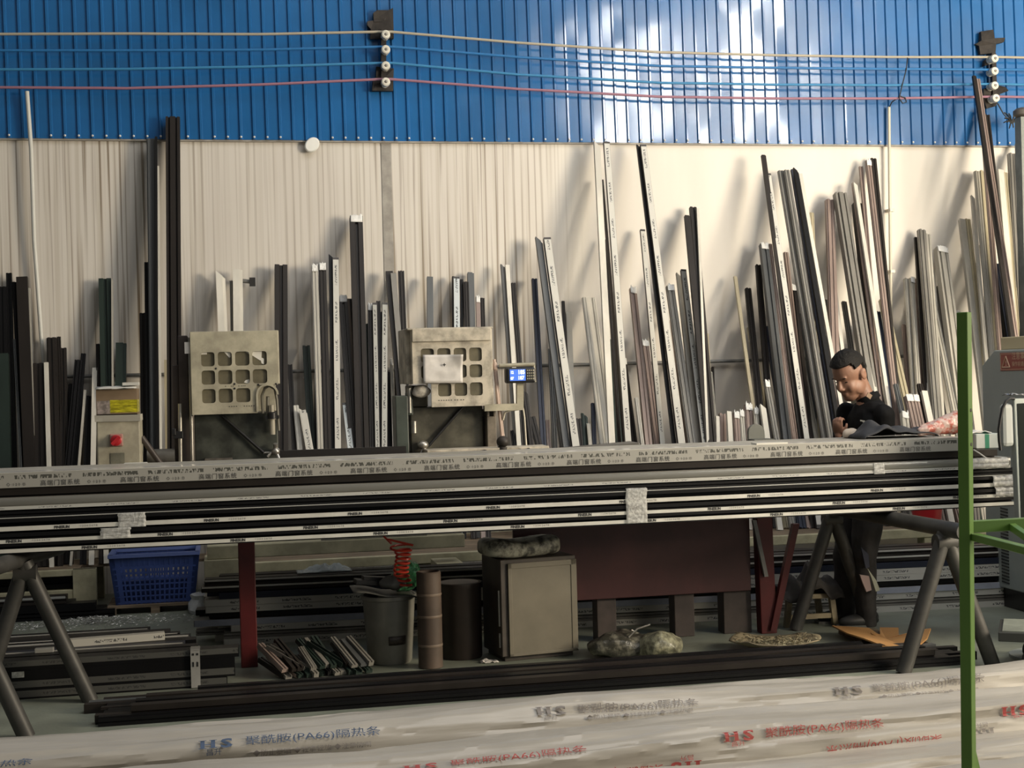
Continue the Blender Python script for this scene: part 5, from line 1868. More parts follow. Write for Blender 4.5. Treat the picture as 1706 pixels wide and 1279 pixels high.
wd_ = (B_ - A_).length
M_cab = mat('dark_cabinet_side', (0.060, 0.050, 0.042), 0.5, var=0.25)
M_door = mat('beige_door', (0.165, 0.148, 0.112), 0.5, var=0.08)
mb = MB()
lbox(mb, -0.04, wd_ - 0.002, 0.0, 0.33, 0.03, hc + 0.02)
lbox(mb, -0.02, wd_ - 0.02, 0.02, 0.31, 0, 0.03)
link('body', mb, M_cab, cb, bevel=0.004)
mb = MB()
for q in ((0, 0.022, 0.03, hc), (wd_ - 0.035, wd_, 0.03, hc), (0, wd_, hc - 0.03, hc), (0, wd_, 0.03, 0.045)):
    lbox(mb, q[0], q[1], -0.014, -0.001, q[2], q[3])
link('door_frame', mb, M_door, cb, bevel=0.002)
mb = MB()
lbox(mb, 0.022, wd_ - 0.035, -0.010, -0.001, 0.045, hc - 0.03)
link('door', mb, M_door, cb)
mb = MB()
lbox(mb, -0.05, -0.041, 0.02, 0.03, 0.20, 0.40)
lbox(mb, -0.05, -0.041, 0.02, 0.03, 0.08, 0.16)
link('seal_strip', mb, M_chrome, cb)
mb = MB()
cs = A_ + ux * 0.12 + uy * 0.13 + Vector((0, 0, hc + 0.075))


def sack(a, b):
    t, p = a * 2 * math.pi, (b - .5) * math.pi
    sg = lambda q, e: math.copysign(abs(q) ** e, q)
    v = ux * (0.235 * sg(math.cos(t) * math.cos(p), 0.5)) + uy * (0.13 * sg(math.sin(t) * math.cos(p), 0.6)) + Vector((0, 0, 0.055 * sg(math.sin(p), 0.6)))
    n_ = noise.noise(cs + v * 9) * 0.012
    v += Vector((0, 0, n_ - 0.012 * (1 if v.z > 0 else 0) * math.cos(v.dot(ux) * 14)))
    q = cs + v
    q.z = max(q.z, hc + 0.021)
    return q


mb.grid(sack, 40, 18, closed_u=True)
sk_ = link('printed_sack', mb, mat('printed_sack', (0.40, 0.39, 0.32), 0.5, col2=(0.05, 0.048, 0.04), vscale=16, ramp=(0.42, 0.6)))
tag(sk_, 'worn printed sack lying on top of the beige floor cabinet', 'sack')
# small items on the cabinet foot: flat foot rag
mb = MB()
c = atz(815, 1103, 0)
mb.grid(lambda a, b: c + Vector(((a - .5) * 0.10, (b - .5) * 0.06, 0.003 + 0.02 * abs(noise.noise(Vector((a * 4, b * 3, 7)))))), 8, 6)
tag(link('paper_scrap', mb, M_paper, solid=0.001), 'small crumpled white paper scrap at the foot of the cabinet', 'paper')

# red coiled air hose
pts = []
zt, zb2 = aty(664, 893, 7.88).z, aty(670, 974, 7.88).z
xc = aty(668, 930, 7.88).x
for q in range(9 * 14):
    t = q / (9 * 14)
    r_ = 0.040 if t > 0.18 else 0.040 + 0.03 * (0.18 - t) / 0.18
    a_ = q / 14 * 2 * math.pi
    pts.append(Vector((xc + 0.012 * t + r_ * math.cos(a_) + 0.01 * math.sin(t * 7), 7.88 + r_ * math.sin(a_) * 0.8, zt + (zb2 - zt) * (0.2 + 0.8 * t) + 0.006 * math.sin(a_))))
pts = [Vector((xc - 0.10, 7.92, zt + 0.06)), Vector((xc - 0.09, 7.89, zt)), Vector((xc - 0.05, 7.88, zt - 0.04)), Vector((xc - 0.07, 7.88, zt - 0.015))] + pts
pts = [Vector((xc - 0.06, 7.955, 0.97))] + pts
mb = MB()
mb.tube(pts, 0.0065, 8)
tag(link('coiled_hose', mb, mat('red_hose', (0.60, 0.055, 0.03), 0.3)), 'red coiled air hose hanging from the bench above the bucket', 'hose')

# pile of short offcuts
CO = ['D', 'B', 'G', 'D', 'B', 'D', 'T', 'G', 'T', 'G', 'G', 'T', 'T', 'G', 'K', 'T', 'G', 'T', 'G', 'D', 'T', 'G', 'T', 'S', 'T', 'G']
for q in range(26):
    u = q / 25
    lay = q % 2
    x = 0.24 + 0.48 * u + rnd.uniform(-.015, .015)
    yaw = math.radians(118 + rnd.uniform(-7, 7) - 8 * u) if q not in (7, 12, 17) else math.radians(rnd.uniform(60, 170))
    ln = rnd.uniform(0.20, 0.30)
    w_ = rnd.uniform(0.028, 0.04)
    h_ = rnd.uniform(0.018, 0.03)
    p0 = Vector((x, 7.66 + rnd.uniform(-.02, .03) + 0.03 * lay, 0.004 + 0.035 * lay))
    d = Vector((math.cos(yaw) * 0.95, math.sin(yaw) * 0.95, 0.26 + 0.16 * lay)).normalized()
    sd = d.cross(Vector((0, 0, 1))).normalized()
    up = sd.cross(d)
    mb = MB()
    mb.ext([(a * w_, b * h_ + h_ / 2) for a, b in SEC[(0, 2, 4, 1, 5)[q % 5]]], p0, p0 + d * ln, sd, up)
    o = link('short_offcut', mb, BM[CO[q]])
    tag(o, f'short {PC[CO[q]][0]} offcut in the scrap pile between red post and bucket, {ORD[q + 1] if q < 20 else ("twenty-first", "twenty-second", "twenty-third", "twenty-fourth", "twenty-fifth", "twenty-sixth")[q - 20]} from left', 'offcut', 'short offcuts heaped by the bucket')

# sacks of scrap, scrap tray, orange cardboard
for k, (px, py, rx_, rz2, lab, m_) in enumerate([(1045, 1100, 0.20, 0.075, 'dark see-through bag of scrap lying under the maroon panel', mat('dark_bag', (0.05, 0.048, 0.038), 0.3, col2=(0.20, 0.19, 0.15), vscale=22, ramp=(0.45, 0.62), bump=0.7, bscale=30)),
                                               (1112, 1102, 0.135, 0.078, 'pale see-through bag of swarf at the front under the maroon panel', mat('pale_bag', (0.13, 0.125, 0.085), 0.3, col2=(0.36, 0.35, 0.24), vscale=24, ramp=(0.4, 0.6), bump=0.8, bscale=30))]):
    c = atz(px, py, 0)
    mb = MB()
    mb.ell(Vector((c.x, c.y + 0.13, rz2 * 0.92)), (rx_, 0.13, rz2), nu=36, nv=22)
    mb.jitter(0.03, 8)
    mb.jitter(0.012, 24)
    for v in mb.v:
        v.z = max(v.z, 0.001)
    tag(link('scrap_bag', mb, m_), lab, 'bag', 'bags of scrap under the bench')
mb = MB()
a_, b_ = aty(1047, 1052, 7.62), aty(1083, 1040, 7.62)
mb.tube([a_ + Vector((0.0, 0, -.03)), a_ + (b_ - a_) * 0.4, b_], 0.006, 8)
mb.tube([a_ + (b_ - a_) * 0.4, aty(1058, 1052, 7.62), aty(1052, 1049, 7.62)], 0.006, 8)
tag(link('bent_rod', mb, M_chrome), 'small bright bent rod sticking out of the dark scrap bag', 'rod')


def tray_pt(a, b, lift=0.0):
    """curled cardboard sheet seen from above"""
    u, v = a * 2 - 1, b * 2 - 1
    p = Vector((3.03 + 0.27 * u + 0.03 * v, 7.60 + 0.15 * v - 0.02 * u, 0.012 + 0.05 * u * u + 0.035 * v * v * (1 - 0.4 * u) + 0.006 * noise.noise(Vector((u * 3, v * 3, 4))) + lift))
    return p


mb = MB()
mb.grid(lambda a, b: tray_pt(0.5 + (a - .5) * (1 - 0.32 * (2 * b - 1) ** 2), b), 20, 14)
tr_ = link('curled_card', mb, mat('greyish_card', (0.24, 0.20, 0.13), 0.6, var=0.2), solid=0.006)
tag(tr_, 'curled grey brown cardboard sheet on the floor heaped with scrap', 'cardboard')
mb = MB()
for q in range(900):
    a, b = min(.93, max(.07, rnd.gauss(.5, .2))), min(.93, max(.07, rnd.gauss(.5, .2)))
    p = tray_pt(a, b, 0.008 + 0.03 * rnd.random() * max(0, 1 - ((a - .5) ** 2 + (b - .5) ** 2) * 6))
    d = Vector((rnd.uniform(-1, 1), rnd.uniform(-1, 1), rnd.uniform(-.4, .5))).normalized() * rnd.uniform(0.008, 0.022)
    s_ = d.orthogonal().normalized() * rnd.uniform(.002, .005)
    i = mb.add([p - d, p + s_, p + d, p - s_])
    mb.face((i, i + 1, i + 2, i + 3))
tag(link('metal_scrap', mb, mat('scrap_chips', (0.17, 0.14, 0.085), 0.5, 0.2, col2=(0.36, 0.33, 0.22), vscale=30), solid=0.001), 'brownish metal scrap heaped on the curled cardboard sheet', 'scrap', kind='stuff')
mb = MB()
OUT = [(1386, 1043), (1447, 1042), (1452, 1052), (1466, 1052), (1466, 1043), (1497, 1046), (1497, 1055), (1520, 1053), (1551, 1050), (1545, 1066), (1520, 1083), (1470, 1084), (1438, 1072), (1412, 1057)]
pts = [atz(a, b, 0.05) for a, b in OUT]
cc = sum(pts, Vector()) / len(pts)
for p in pts:
    p.z = 0.030 + 0.05 * min(1, abs(p.x - cc.x) / 0.25) * (1 if p.y < cc.y else 0.6)
i = mb.add(pts + [Vector((cc.x, cc.y, 0.022))])
for q in range(len(pts)):
    mb.face((i + q, i + (q + 1) % len(pts), i + len(pts)))
tag(link('cardboard_sheet', mb, mat('orange_card', (0.42, 0.22, 0.075), 0.65, var=0.1, vscale=5), solid=0.008), 'orange brown cardboard sheet with a cut slot on the floor behind the trestle leg', 'cardboard')
mb = MB()
c = atz(1468, 1068, 0)
mb.box(c.x - 0.13, c.x + 0.10, c.y - 0.02, c.y + 0.30, 0.0, 0.021)
tag(link('board', mb, M_wood), 'flat dark board under the orange cardboard sheet', 'board')

# low stool with dark cloth
st = thing('stool', (3.55, 8.33, 0), 'low wooden stool under a dark cloth behind the trestle', 'stool')
M_stool = mat('pale_worn_wood', (0.30, 0.25, 0.16), 0.6, var=0.25)
mb = MB()
sx0, sx1 = aty(1311, 1000, 8.2).x, aty(1392, 1000, 8.2).x
zs_ = aty(1350, 990, 8.2).z
mb.box(sx0, sx1, 8.2, 8.46, zs_ - 0.03, zs_)
link('seat', mb, M_stool, st, bevel=0.004)
for (x, y) in ((sx0 + .02, 8.215), (sx1 - .02, 8.215), (sx0 + .02, 8.44), (sx1 - .02, 8.44)):
    mb = MB()
    s_ = 1 if x > (sx0 + sx1) / 2 else -1
    mb.ext([(-.017, -.017), (.017, -.017), (.017, .017), (-.017, .017)], (x + s_ * .02, y, 0), (x, y, zs_ - .03), (1, 0, 0), (0, 1, 0))
    link('leg', mb, M_stool, st)
mb = MB()
mb.box(sx0 + .01, sx1, 8.205, 8.225, 0.045, 0.075)
link('stretcher', mb, M_stool, st)
mb = MB()


def drape(a, b):
    x = sx0 - 0.05 + (sx1 - sx0 + 0.10) * a
    y = 8.17 + 0.30 * b
    edge = max(0, 0.12 - b) / 0.12
    n_ = noise.noise(Vector((a * 5, b * 4, 8)))
    z = zs_ + 0.016 + 0.15 * (0.5 + 0.9 * n_) * (math.sin(math.pi * min(1, b + .15)) ** 0.7) * (0.4 + 0.6 * math.sin(math.pi * a)) - edge * (0.05 + 0.03 * math.sin(a * 9))
    z += 0.012 * math.sin(a * 22 + b * 6)
    return (x, y, max(z, zs_ + 0.006 if edge == 0 else 0.05))


mb.grid(drape, 30, 20)
tag(link('dark_cloth', mb, mat('charcoal_cloth', (0.050, 0.045, 0.042), 0.75, var=0.25), solid=0.006), 'crumpled dark grey cloth heaped on the low stool', 'cloth')

# ------------------------------------------------------------------ right side: machine, terminal, cart, green rack
XM = 4.95
M_mach = mat('blue_grey_paint', (0.33, 0.365, 0.35), 0.4, var=0.07, vscale=2)
mc = thing('machining_centre', (5.5, 7.6, 0), 'large blue grey machine cabinet with vents behind the dark screen', 'machine')
zt = atx(1668, 583, XM).z
yb_ = atx(1640, 800, XM).y
mb = MB()
i = mb.add([(XM, 6.6, 0.13), (XM, yb_, 0.13), (XM, yb_, zt - 0.10), (XM, yb_ - 0.16, zt), (XM, 6.6, zt)] +
           [(XM + 1.2, 6.6, 0.13), (XM + 1.2, yb_, 0.13), (XM + 1.2, yb_, zt - 0.10), (XM + 1.2, yb_ - 0.16, zt), (XM + 1.2, 6.6, zt)])
mb.face([i, i + 1, i + 2, i + 3, i + 4])
mb.face([i + 9, i + 8, i + 7, i + 6, i + 5])
for q in range(5):
    q2 = (q + 1) % 5
    mb.face((i + q, i + 5 + q, i + 5 + q2, i + q2))
cab = link('cabinet', mb, M_mach, mc, bevel=0.008)
mb = MB()
mb.box(XM + 0.03, XM + 1.18, 6.63, yb_ - 0.03, 0.0, 0.129)
link('plinth', mb, M_black, mc)
mb = MB()
for q in range(24):
    z = atx(1672, 847 + q * 5.3, XM).z
    y0, y1 = atx(1667, 847, XM).y, atx(1679, 847, XM).y
    mb.obox((XM - 0.001, (y0 + y1) / 2, z), (1, 0, 0), (0, 1, 0.05), (0, -.05, 1), 0.003, abs(y0 - y1) / 2, 0.0042)
link('vent_slots', mb, mat('vent_black', (0.03, 0.034, 0.033), 0.5), cab)
ya, yb2 = atx(1667, 600, XM).y, atx(1722, 600, XM).y
z0, z1 = atx(1690, 617, XM).z, atx(1690, 587, XM).z
mb = MB()
mb.box(XM - 0.003, XM - 0.0005, yb2, ya, z0, z1)
lb = link('warning_sign', mb, mat('sign_red', (0.34, 0.065, 0.045), 0.45), cab)
mb = MB()
e = 0.006
for q in ((yb2 + e, ya - e, z0 + e, z0 + e + .003), (yb2 + e, ya - e, z1 - e - .003, z1 - e), (ya - e - .003, ya - e, z0 + e, z1 - e)):
    mb.box(XM - 0.0042, XM - 0.003, *q)
T = [(ya - 0.025, z0 + 0.022), (ya - 0.115, z0 + 0.022), (ya - 0.07, z1 - 0.022)]
for (a, b), (c, d) in zip(T, T[1:] + T[:1]):
    mb.tube([(XM - 0.004, a, b), (XM - 0.004, c, d)], 0.004, 6)
mb.box(XM - 0.0045, XM - 0.003, ya - 0.074, ya - 0.066, z0 + 0.045, z1 - 0.05)
mb.box(XM - 0.0045, XM - 0.003, ya - 0.074, ya - 0.066, z0 + 0.032, z0 + 0.039)
for txt, z, s_ in (('注意事项', z0 + 0.075, 0.05), ('操作前请阅读', z0 + 0.03, 0.034)):
    put_text(mb, text2d(txt, s_), lambda u, v: Vector((XM - 0.0045, ya - 0.14 - u, z + v)))
link('sign_print', mb, mat('sign_cream', (0.72, 0.50, 0.34), 0.5), lb)
mb = MB()
ya3, yb3 = atx(1665, 580, XM + 0.05).y, atx(1735, 580, XM + 0.05).y
mb.box(XM + 0.06, XM + 0.4, yb3, ya3, zt + 0.001, zt + 0.085)
tag(link('cream_box', mb, mat('cream_box', (0.62, 0.52, 0.32), 0.55), bevel=0.006), 'cream coloured box on top of the blue grey machine', 'box')

YT = 6.9
tm = thing('control_terminal', aty(1750, 880, YT) * 1.0, 'grey framed control terminal with a dark screen at the right edge', 'control terminal')
tm.location.z = 0
tx = lambda px, py: aty(px, py, YT)
P = [tx(1689, 664), tx(1699, 889), tx(1790, 880), tx(1790, 660)]
mb = MB()
i = mb.add(P + [p + Vector((0, 0.05, 0)) for p in P])
for q in ((0, 1, 2, 3), (7, 6, 5, 4), (0, 4, 5, 1), (1, 5, 6, 2), (2, 6, 7, 3), (3, 7, 4, 0)):
    mb.face([i + k for k in q])
hs_ = link('housing', mb, M_mach, tm, bevel=0.006)
P = [tx(1694.5, 672), tx(1702, 884), tx(1786, 876), tx(1786, 668)]
mb = MB()
i = mb.add([p + Vector((0, -0.004, 0)) for p in P] + [p + Vector((0, -0.0005, 0)) for p in P])
for q in ((0, 1, 2, 3), (7, 6, 5, 4), (0, 4, 5, 1), (1, 5, 6, 2), (2, 6, 7, 3), (3, 7, 4, 0)):
    mb.face([i + k for k in q])
link('screen', mb, mat('screen_glass', (0.010, 0.013, 0.012), 0.18), hs_)
p = tx(1672, 742)
q_ = tx(1690, 672)
mb = MB()
mb.box(p.x, q_.x + 0.005, YT + 0.005, YT + 0.05, tx(1672, 745).z, q_.z)
link('side_housing', mb, mat('pale_grey_plastic', (0.34, 0.36, 0.355), 0.4), tm, bevel=0.025)
mb = MB()
mb.tube([tx(1690, 664), tx(1683, 663), tx(1676, 668), tx(1670, 680), tx(1666, 702), tx(1664, 716), tx(1665, 735), tx(1667, 750)], 0.0085, 10)
link('cable', mb, M_black, tm)
mb = MB()
c = tx(1745, 880)
mb.tube([(c.x, YT + 0.025, 0), (c.x, YT + 0.025, c.z + 0.02)], 0.035, 16)
mb.lathe([(0.2, 0), (0.2, 0.015), (0.05, 0.03)], (c.x, YT + 0.025, 0), n=24)
link('stand', mb, M_mach, tm)
mb = MB()
c = tx(1690, 660)
mb.grid(lambda a, b: Vector((c.x - 0.01 + 0.3 * a, YT + 0.01 + 0.1 * b, c.z + 0.004 + 0.025 * abs(noise.noise(Vector((a * 9, b * 5, 3)))))), 20, 8)
tag(link('crumpled_film', mb, mat('dark_film', (0.06, 0.06, 0.06), 0.15, col2=(0.5, 0.5, 0.5), vscale=25, ramp=(0.5, 0.62)), solid=0.002), 'crumpled dark film lying on top of the control terminal', 'film')

ca = thing('platform_cart', (4.4, 6.95, 0), 'flat platform cart with a dark edge at the right margin', 'cart')
A2 = atz(1663, 1056, 0.20)
rz2 = math.radians(-32)
u2, v2 = Vector((math.cos(rz2), math.sin(rz2), 0)), Vector((-math.sin(rz2), math.cos(rz2), 0))
mb = MB()
mb.obox(Vector((A2.x, A2.y, 0.185)) + u2 * 0.35 + v2 * 0.2, u2, v2, (0, 0, 1), 0.35, 0.2, 0.024)
link('deck', mb, mat('dark_rubber_edge', (0.035, 0.038, 0.036), 0.5), ca, bevel=0.004)
mb = MB()
mb.obox(Vector((A2.x, A2.y, 0.212)) + u2 * 0.355 + v2 * 0.205, u2, v2, (0, 0, 1), 0.335, 0.185, 0.003)
link('deck_top', mb, mat('grey_green_top', (0.20, 0.22, 0.19), 0.5, var=0.2), ca)
for a, b in ((0.17, 0.06), (0.17, 0.34), (0.6, 0.06), (0.6, 0.34)):
    p = Vector((A2.x, A2.y, 0.06)) + u2 * a + v2 * b
    mb = MB()
    mb.lathe([(0.0, -0.018), (0.045, -0.018), (0.06, -0.012), (0.06, 0.012), (0.045, 0.018), (0.0, 0.018)], p, n=22, axis=(v2.x, v2.y, 0))
    w_ = link('wheel', mb, M_black, ca)
    mb = MB()
    mb.obox(p + Vector((0, 0, 0.06)), u2, v2, (0, 0, 1), 0.03, 0.028, 0.042)
    link('fork', mb, M_grey, w_)

# green steel rack at the front right
M_green = mat('green_paint', (0.135, 0.255, 0.052), 0.35, var=0.08, vscale=3)
gp = Vector((2.15, 3.85, 0))
gr = thing('green_rack', gp, 'bright green steel rack post with side rails at front right', 'rack')
gt = aty(1606, 520, 3.85).z
an = math.radians(38)
ga, gb = Vector((math.cos(an), math.sin(an), 0)), Vector((-math.sin(an), math.cos(an), 0))
pb_, pt_ = aty(1614, 1277, 3.85), aty(1606, 520, 3.85)
G = lambda z: pt_ + (pb_ - pt_) * ((z - pt_.z) / (pb_.z - pt_.z))
gp = G(0.0)
gr.location = gp
hw = 0.017
mb = MB()
mb.ext([(-hw, -hw), (hw, -hw), (hw, hw), (-hw, hw)], gp, G(gt), ga, gb)
link('post', mb, M_green, gr, bevel=0.003)
mb = MB()
for z in (aty(1612, 683, 3.85).z, aty(1612, 740, 3.85).z):
    mb.lathe([(0.0055, 0.0), (0.0055, -0.0008), (0.0, -0.001)], G(z) - gb * (hw + 0.0002) + ga * 0.002, n=16, axis=tuple(gb))
link('bolt_hole', mb, M_black, gr)


def gbar(name, P0, P1, w, h):
    mb = MB()
    d = (Vector(P1) - Vector(P0)).normalized()
    s_ = d.cross(Vector((0, 0, 1))).normalized()
    mb.ext([(-w / 2, -h / 2), (w / 2, -h / 2), (w / 2, h / 2), (-w / 2, h / 2)], P0, P1, s_, s_.cross(d))
    return link(name, mb, M_green, gr, bevel=0.002)


zr1 = aty(1625, 874, 3.9).z
e1 = atz(1745, 870, zr1)
gbar('far_rail', G(zr1) + Vector((0.02, 0.01, 0)), Vector((e1.x, e1.y, zr1)), 0.03, 0.035)
zr2 = aty(1625, 893, 3.85).z
e2 = atz(1740, 924, zr2)
gbar('near_rail', G(zr2) + Vector((0.02, -0.015, 0)), e2, 0.028, 0.022)
tq = G(zr2).lerp(e2, 0.45)
link_a = Vector((e1.x, e1.y, zr1)).lerp(G(zr1), 0.45)
gbar('cross_rail', Vector((link_a.x, link_a.y, zr1 - 0.005)), Vector((tq.x + 0.12, tq.y + 0.02, zr2)), 0.02, 0.022)
# far end legs of the rack (outside the picture, they carry the rails)
for e_, z_ in ((Vector((e1.x, e1.y, 0)), zr1), (Vector((e2.x, e2.y, 0)), zr2)):
    mb = MB()
    mb.ext([(-hw, -hw), (hw, -hw), (hw, hw), (-hw, hw)], e_, e_ + Vector((0, 0, z_ + 0.02)), (1, 0, 0), (0, 1, 0))
    link('rear_post', mb, M_green, gr)
zg = aty(1616, 1243, 3.85).z
mb = MB()
d_ = ga
gq = G(zg) - Vector((0, 0, zg))
i = mb.add([gq + ga * hw - gb * 0.012 + Vector((0, 0, zg)), gq + ga * (hw + 0.20) - gb * 0.012 + Vector((0, 0, zg - 0.42)), gq + ga * (hw + 0.16) - gb * 0.012 + Vector((0, 0, zg - 0.42)), gq + ga * hw - gb * 0.012 + Vector((0, 0, zg - 0.07))])
j = mb.add([p + gb * 0.024 for p in mb.v[:4]])
for q in ((0, 1, 2, 3), (7, 6, 5, 4), (0, 4, 5, 1), (1, 5, 6, 2), (2, 6, 7, 3), (3, 7, 4, 0)):
    mb.face([i + k for k in q])
link('corner_brace', mb, M_green, gr)

# ------------------------------------------------------------------ things lying on the big bundle
ZT = 1.1885
mb = MB()
a_, b_ = aty(1622, 740, 7.45), aty(1663, 740, 7.45)
ZT2 = 1.1135
h_ = aty(1640, 722, 7.45).z - ZT2
mb.rbox(a_.x, b_.x, 7.42, 7.56, ZT2, ZT2 + h_, 0, 0.0)
wb = link('white_box', mb, mat('white_carton', (0.66, 0.70, 0.66), 0.45), bevel=0.004)
tag(wb, 'white carton with a green stripe lying on the bundle beside the green post', 'box')
mb = MB()
s0, s1 = aty(1641, 735, 7.42).x, aty(1648, 735, 7.42).x
mb.box(s0, s1, 7.4185, 7.4198, ZT2 + 0.001, ZT2 + h_ - 0.004)
mb.box(s0, s1, 7.4185, 7.56, ZT2 + h_, ZT2 + h_ + 0.001)
link('green_stripe', mb, mat('stripe_green', (0.02, 0.25, 0.14), 0.4), wb)
mb = MB()
mb.grid(lambda a, b: Vector((aty(1612 + 34 * a, 720, 7.48).x, 7.44 + 0.09 * b, ZT2 + h_ + 0.003 + 0.018 * math.sin(math.pi * a) * (0.6 + 0.5 * noise.noise(Vector((a * 5, b * 4, 2)))))), 12, 8)
tag(link('white_glove', mb, mat('glove_white', (0.75, 0.74, 0.70), 0.7), solid=0.006), 'crumpled white work glove on top of the white carton', 'glove')
mb = MB()
mb.tube([aty(1622, 749, 7.31), aty(1632, 755, 7.30), aty(1643, 763, 7.29)], 0.004, 6)
tag(link('cable_tie', mb, MATS['glove_white']), 'loose white cable tie hanging over the bundle edge by the green post', 'cable tie')
# printed plastic packet
mb = MB()
pc, pe = aty(1562, 712, 7.52), aty(1590, 708, 7.52)


def packet(a, b):
    t = b * 2 * math.pi
    ax0, ax1 = aty(1528, 727, 7.50), aty(1594, 703, 7.54)
    ax0.z, ax1.z = max(ax0.z, ZT + 0.03), ax1.z
    r_ = (0.022 + 0.045 * a) * (0.55 if a < 0.04 else 1)
    n_ = 0.010 * noise.noise(Vector((a * 6, math.cos(t) * 2, math.sin(t) * 2)))
    p = ax0.lerp(ax1, a) + Vector((0, math.cos(t) * (r_ + n_), math.sin(t) * (r_ + n_)))
    p.z = max(p.z, ZT)
    return p


mb.grid(packet, 22, 24)
tag(link('printed_packet', mb, mat('pink_print_film', (0.62, 0.46, 0.40), 0.25, col2=(0.50, 0.14, 0.10), vscale=26, ramp=(0.47, 0.60), bump=0.5, bscale=35), solid=0.001), 'crumpled clear packet with red print on the bundle left of the green post', 'plastic bag')
mb = MB()


def jacket(a, b):
    x = aty(1424 + 122 * a, 730, 7.6).x
    prof = (0.03 + 0.075 * math.exp(-((a - 0.33) / 0.22) ** 2) + 0.02 * math.exp(-((a - 0.8) / 0.12) ** 2)) * (math.sin(math.pi * min(1, b + 0.08)) ** 0.6)
    z = ZT + 0.006 + prof * (0.85 + 0.6 * noise.noise(Vector((a * 5, b * 3, 4.4)))) + 0.008 * math.sin(a * 20 + 5 * b) * math.sin(math.pi * b)
    e_ = math.sin(math.pi * min(1, max(0, a))) ** 0.3
    return (x, 7.47 + 0.30 * b, ZT + 0.004 + (z - ZT) * e_)


mb.grid(jacket, 44, 20)
tag(link('dark_jacket', mb, mat('jacket_cloth', (0.045, 0.046, 0.052), 0.75, var=0.2), solid=0.005), 'dark grey jacket lying crumpled on the bundle in front of the man', 'jacket')
mb = MB()
c = aty(1411, 727, 7.78)
mb.ell(Vector((c.x, 7.72, ZT + 0.022)), (0.052, 0.045, 0.034), nu=24, nv=14)
mb.jitter(0.010, 22)
for v in mb.v:
    v.z = max(v.z, ZT)
tag(link('cream_rag', mb, mat('cream_cloth', (0.62, 0.52, 0.42), 0.8)), 'small cream rag on the bundle beside the hand of the man', 'rag')
mb = MB()
a_, b_ = aty(1258, 745, 7.36), aty(1310, 743, 7.36)
mb.box(a_.x, b_.x, 7.335, 7.42, ZT, ZT + 0.008)
tag(link('paper_label', mb, mat('pale_label2', (0.62, 0.60, 0.54), 0.5)), 'pale paper label lying on the bundle top left of the man', 'paper')
mb = MB()
c = aty(1259, 720, 8.3)
arc = [(math.cos(math.pi * q / 12) * 0.052, math.sin(math.pi * q / 12) * 0.052) for q in range(13)] + [(-0.052, -(c.z - 1.125)), (0.052, -(c.z - 1.125))]
mb.ext(arc, Vector((c.x, 8.315, c.z)), Vector((c.x, 8.285, c.z)), (1, 0, 0), (0, 0, 1))
mb.box(aty(1253, 737, 8.2).x, aty(1286, 737, 8.2).x, 8.16, 8.284, 1.121, aty(1270, 731, 8.2).z)
tag(link('arch_stop', mb, mat('grey_stop', (0.15, 0.155, 0.14), 0.45, 0.3)), 'grey arched steel stop on the bench behind the bundle', 'stop')

# ------------------------------------------------------------------ the man
M_skin = mat('skin', (0.31, 0.165, 0.11), 0.5, var=0.10, vscale=8)
M_hair = mat('black_hair', (0.009, 0.008, 0.007), 0.65, bump=0.6, bscale=140, spec=0.25)
M_shirt = mat('black_shirt', (0.006, 0.006, 0.0065), 0.8, bump=0.25, bscale=14, spec=0.2)
M_trous = mat('dark_trousers', (0.032, 0.029, 0.029), 0.75, var=0.3, vscale=7, bump=0.4, bscale=12)
YM = 8.19


def m_(px, py, dy=0.0):
    p = aty(px, py, YM)
    return Vector((p.x, YM + dy, p.z))


def cap(mb, P, R, n=14):
    """limb: tapered tube with round ends"""
    P = [Vector(p) for p in P]
    pts, rs = [], []
    for a in range(len(P) - 1):
        k = 5
        for q in range(k):
            t = q / k
            pts.append(P[a].lerp(P[a + 1], t))
            rs.append(R[a] + (R[a + 1] - R[a]) * t)
    pts.append(P[-1])
    rs.append(R[-1])
    mb.tube(pts, rs, n)
    mb.ell(P[0], (R[0],) * 3, nu=14, nv=10)
    mb.ell(P[-1], (R[-1],) * 3, nu=14, nv=10)


def melt(name, mb, material, parent, voxel, smooth=6):
    o = link(name, mb, material, parent)
    md = o.modifiers.new('r', 'REMESH')
    md.mode = 'VOXEL'
    md.voxel_size = voxel
    md.use_smooth_shade = True
    s_ = o.modifiers.new('s', 'SMOOTH')
    s_.factor = 0.5
    s_.iterations = smooth
    bpy.context.view_layer.update()
    dg = bpy.context.evaluated_depsgraph_get()
    me = bpy.data.meshes.new_from_object(o.evaluated_get(dg))
    o.modifiers.clear()
    o.data = me
    for p in me.polygons:
        p.use_smooth = True
    return o


man = thing('person', (m_(1432, 1040).x, YM, 0), 'person in a black shirt bending his head over the work behind the bundle', 'person')
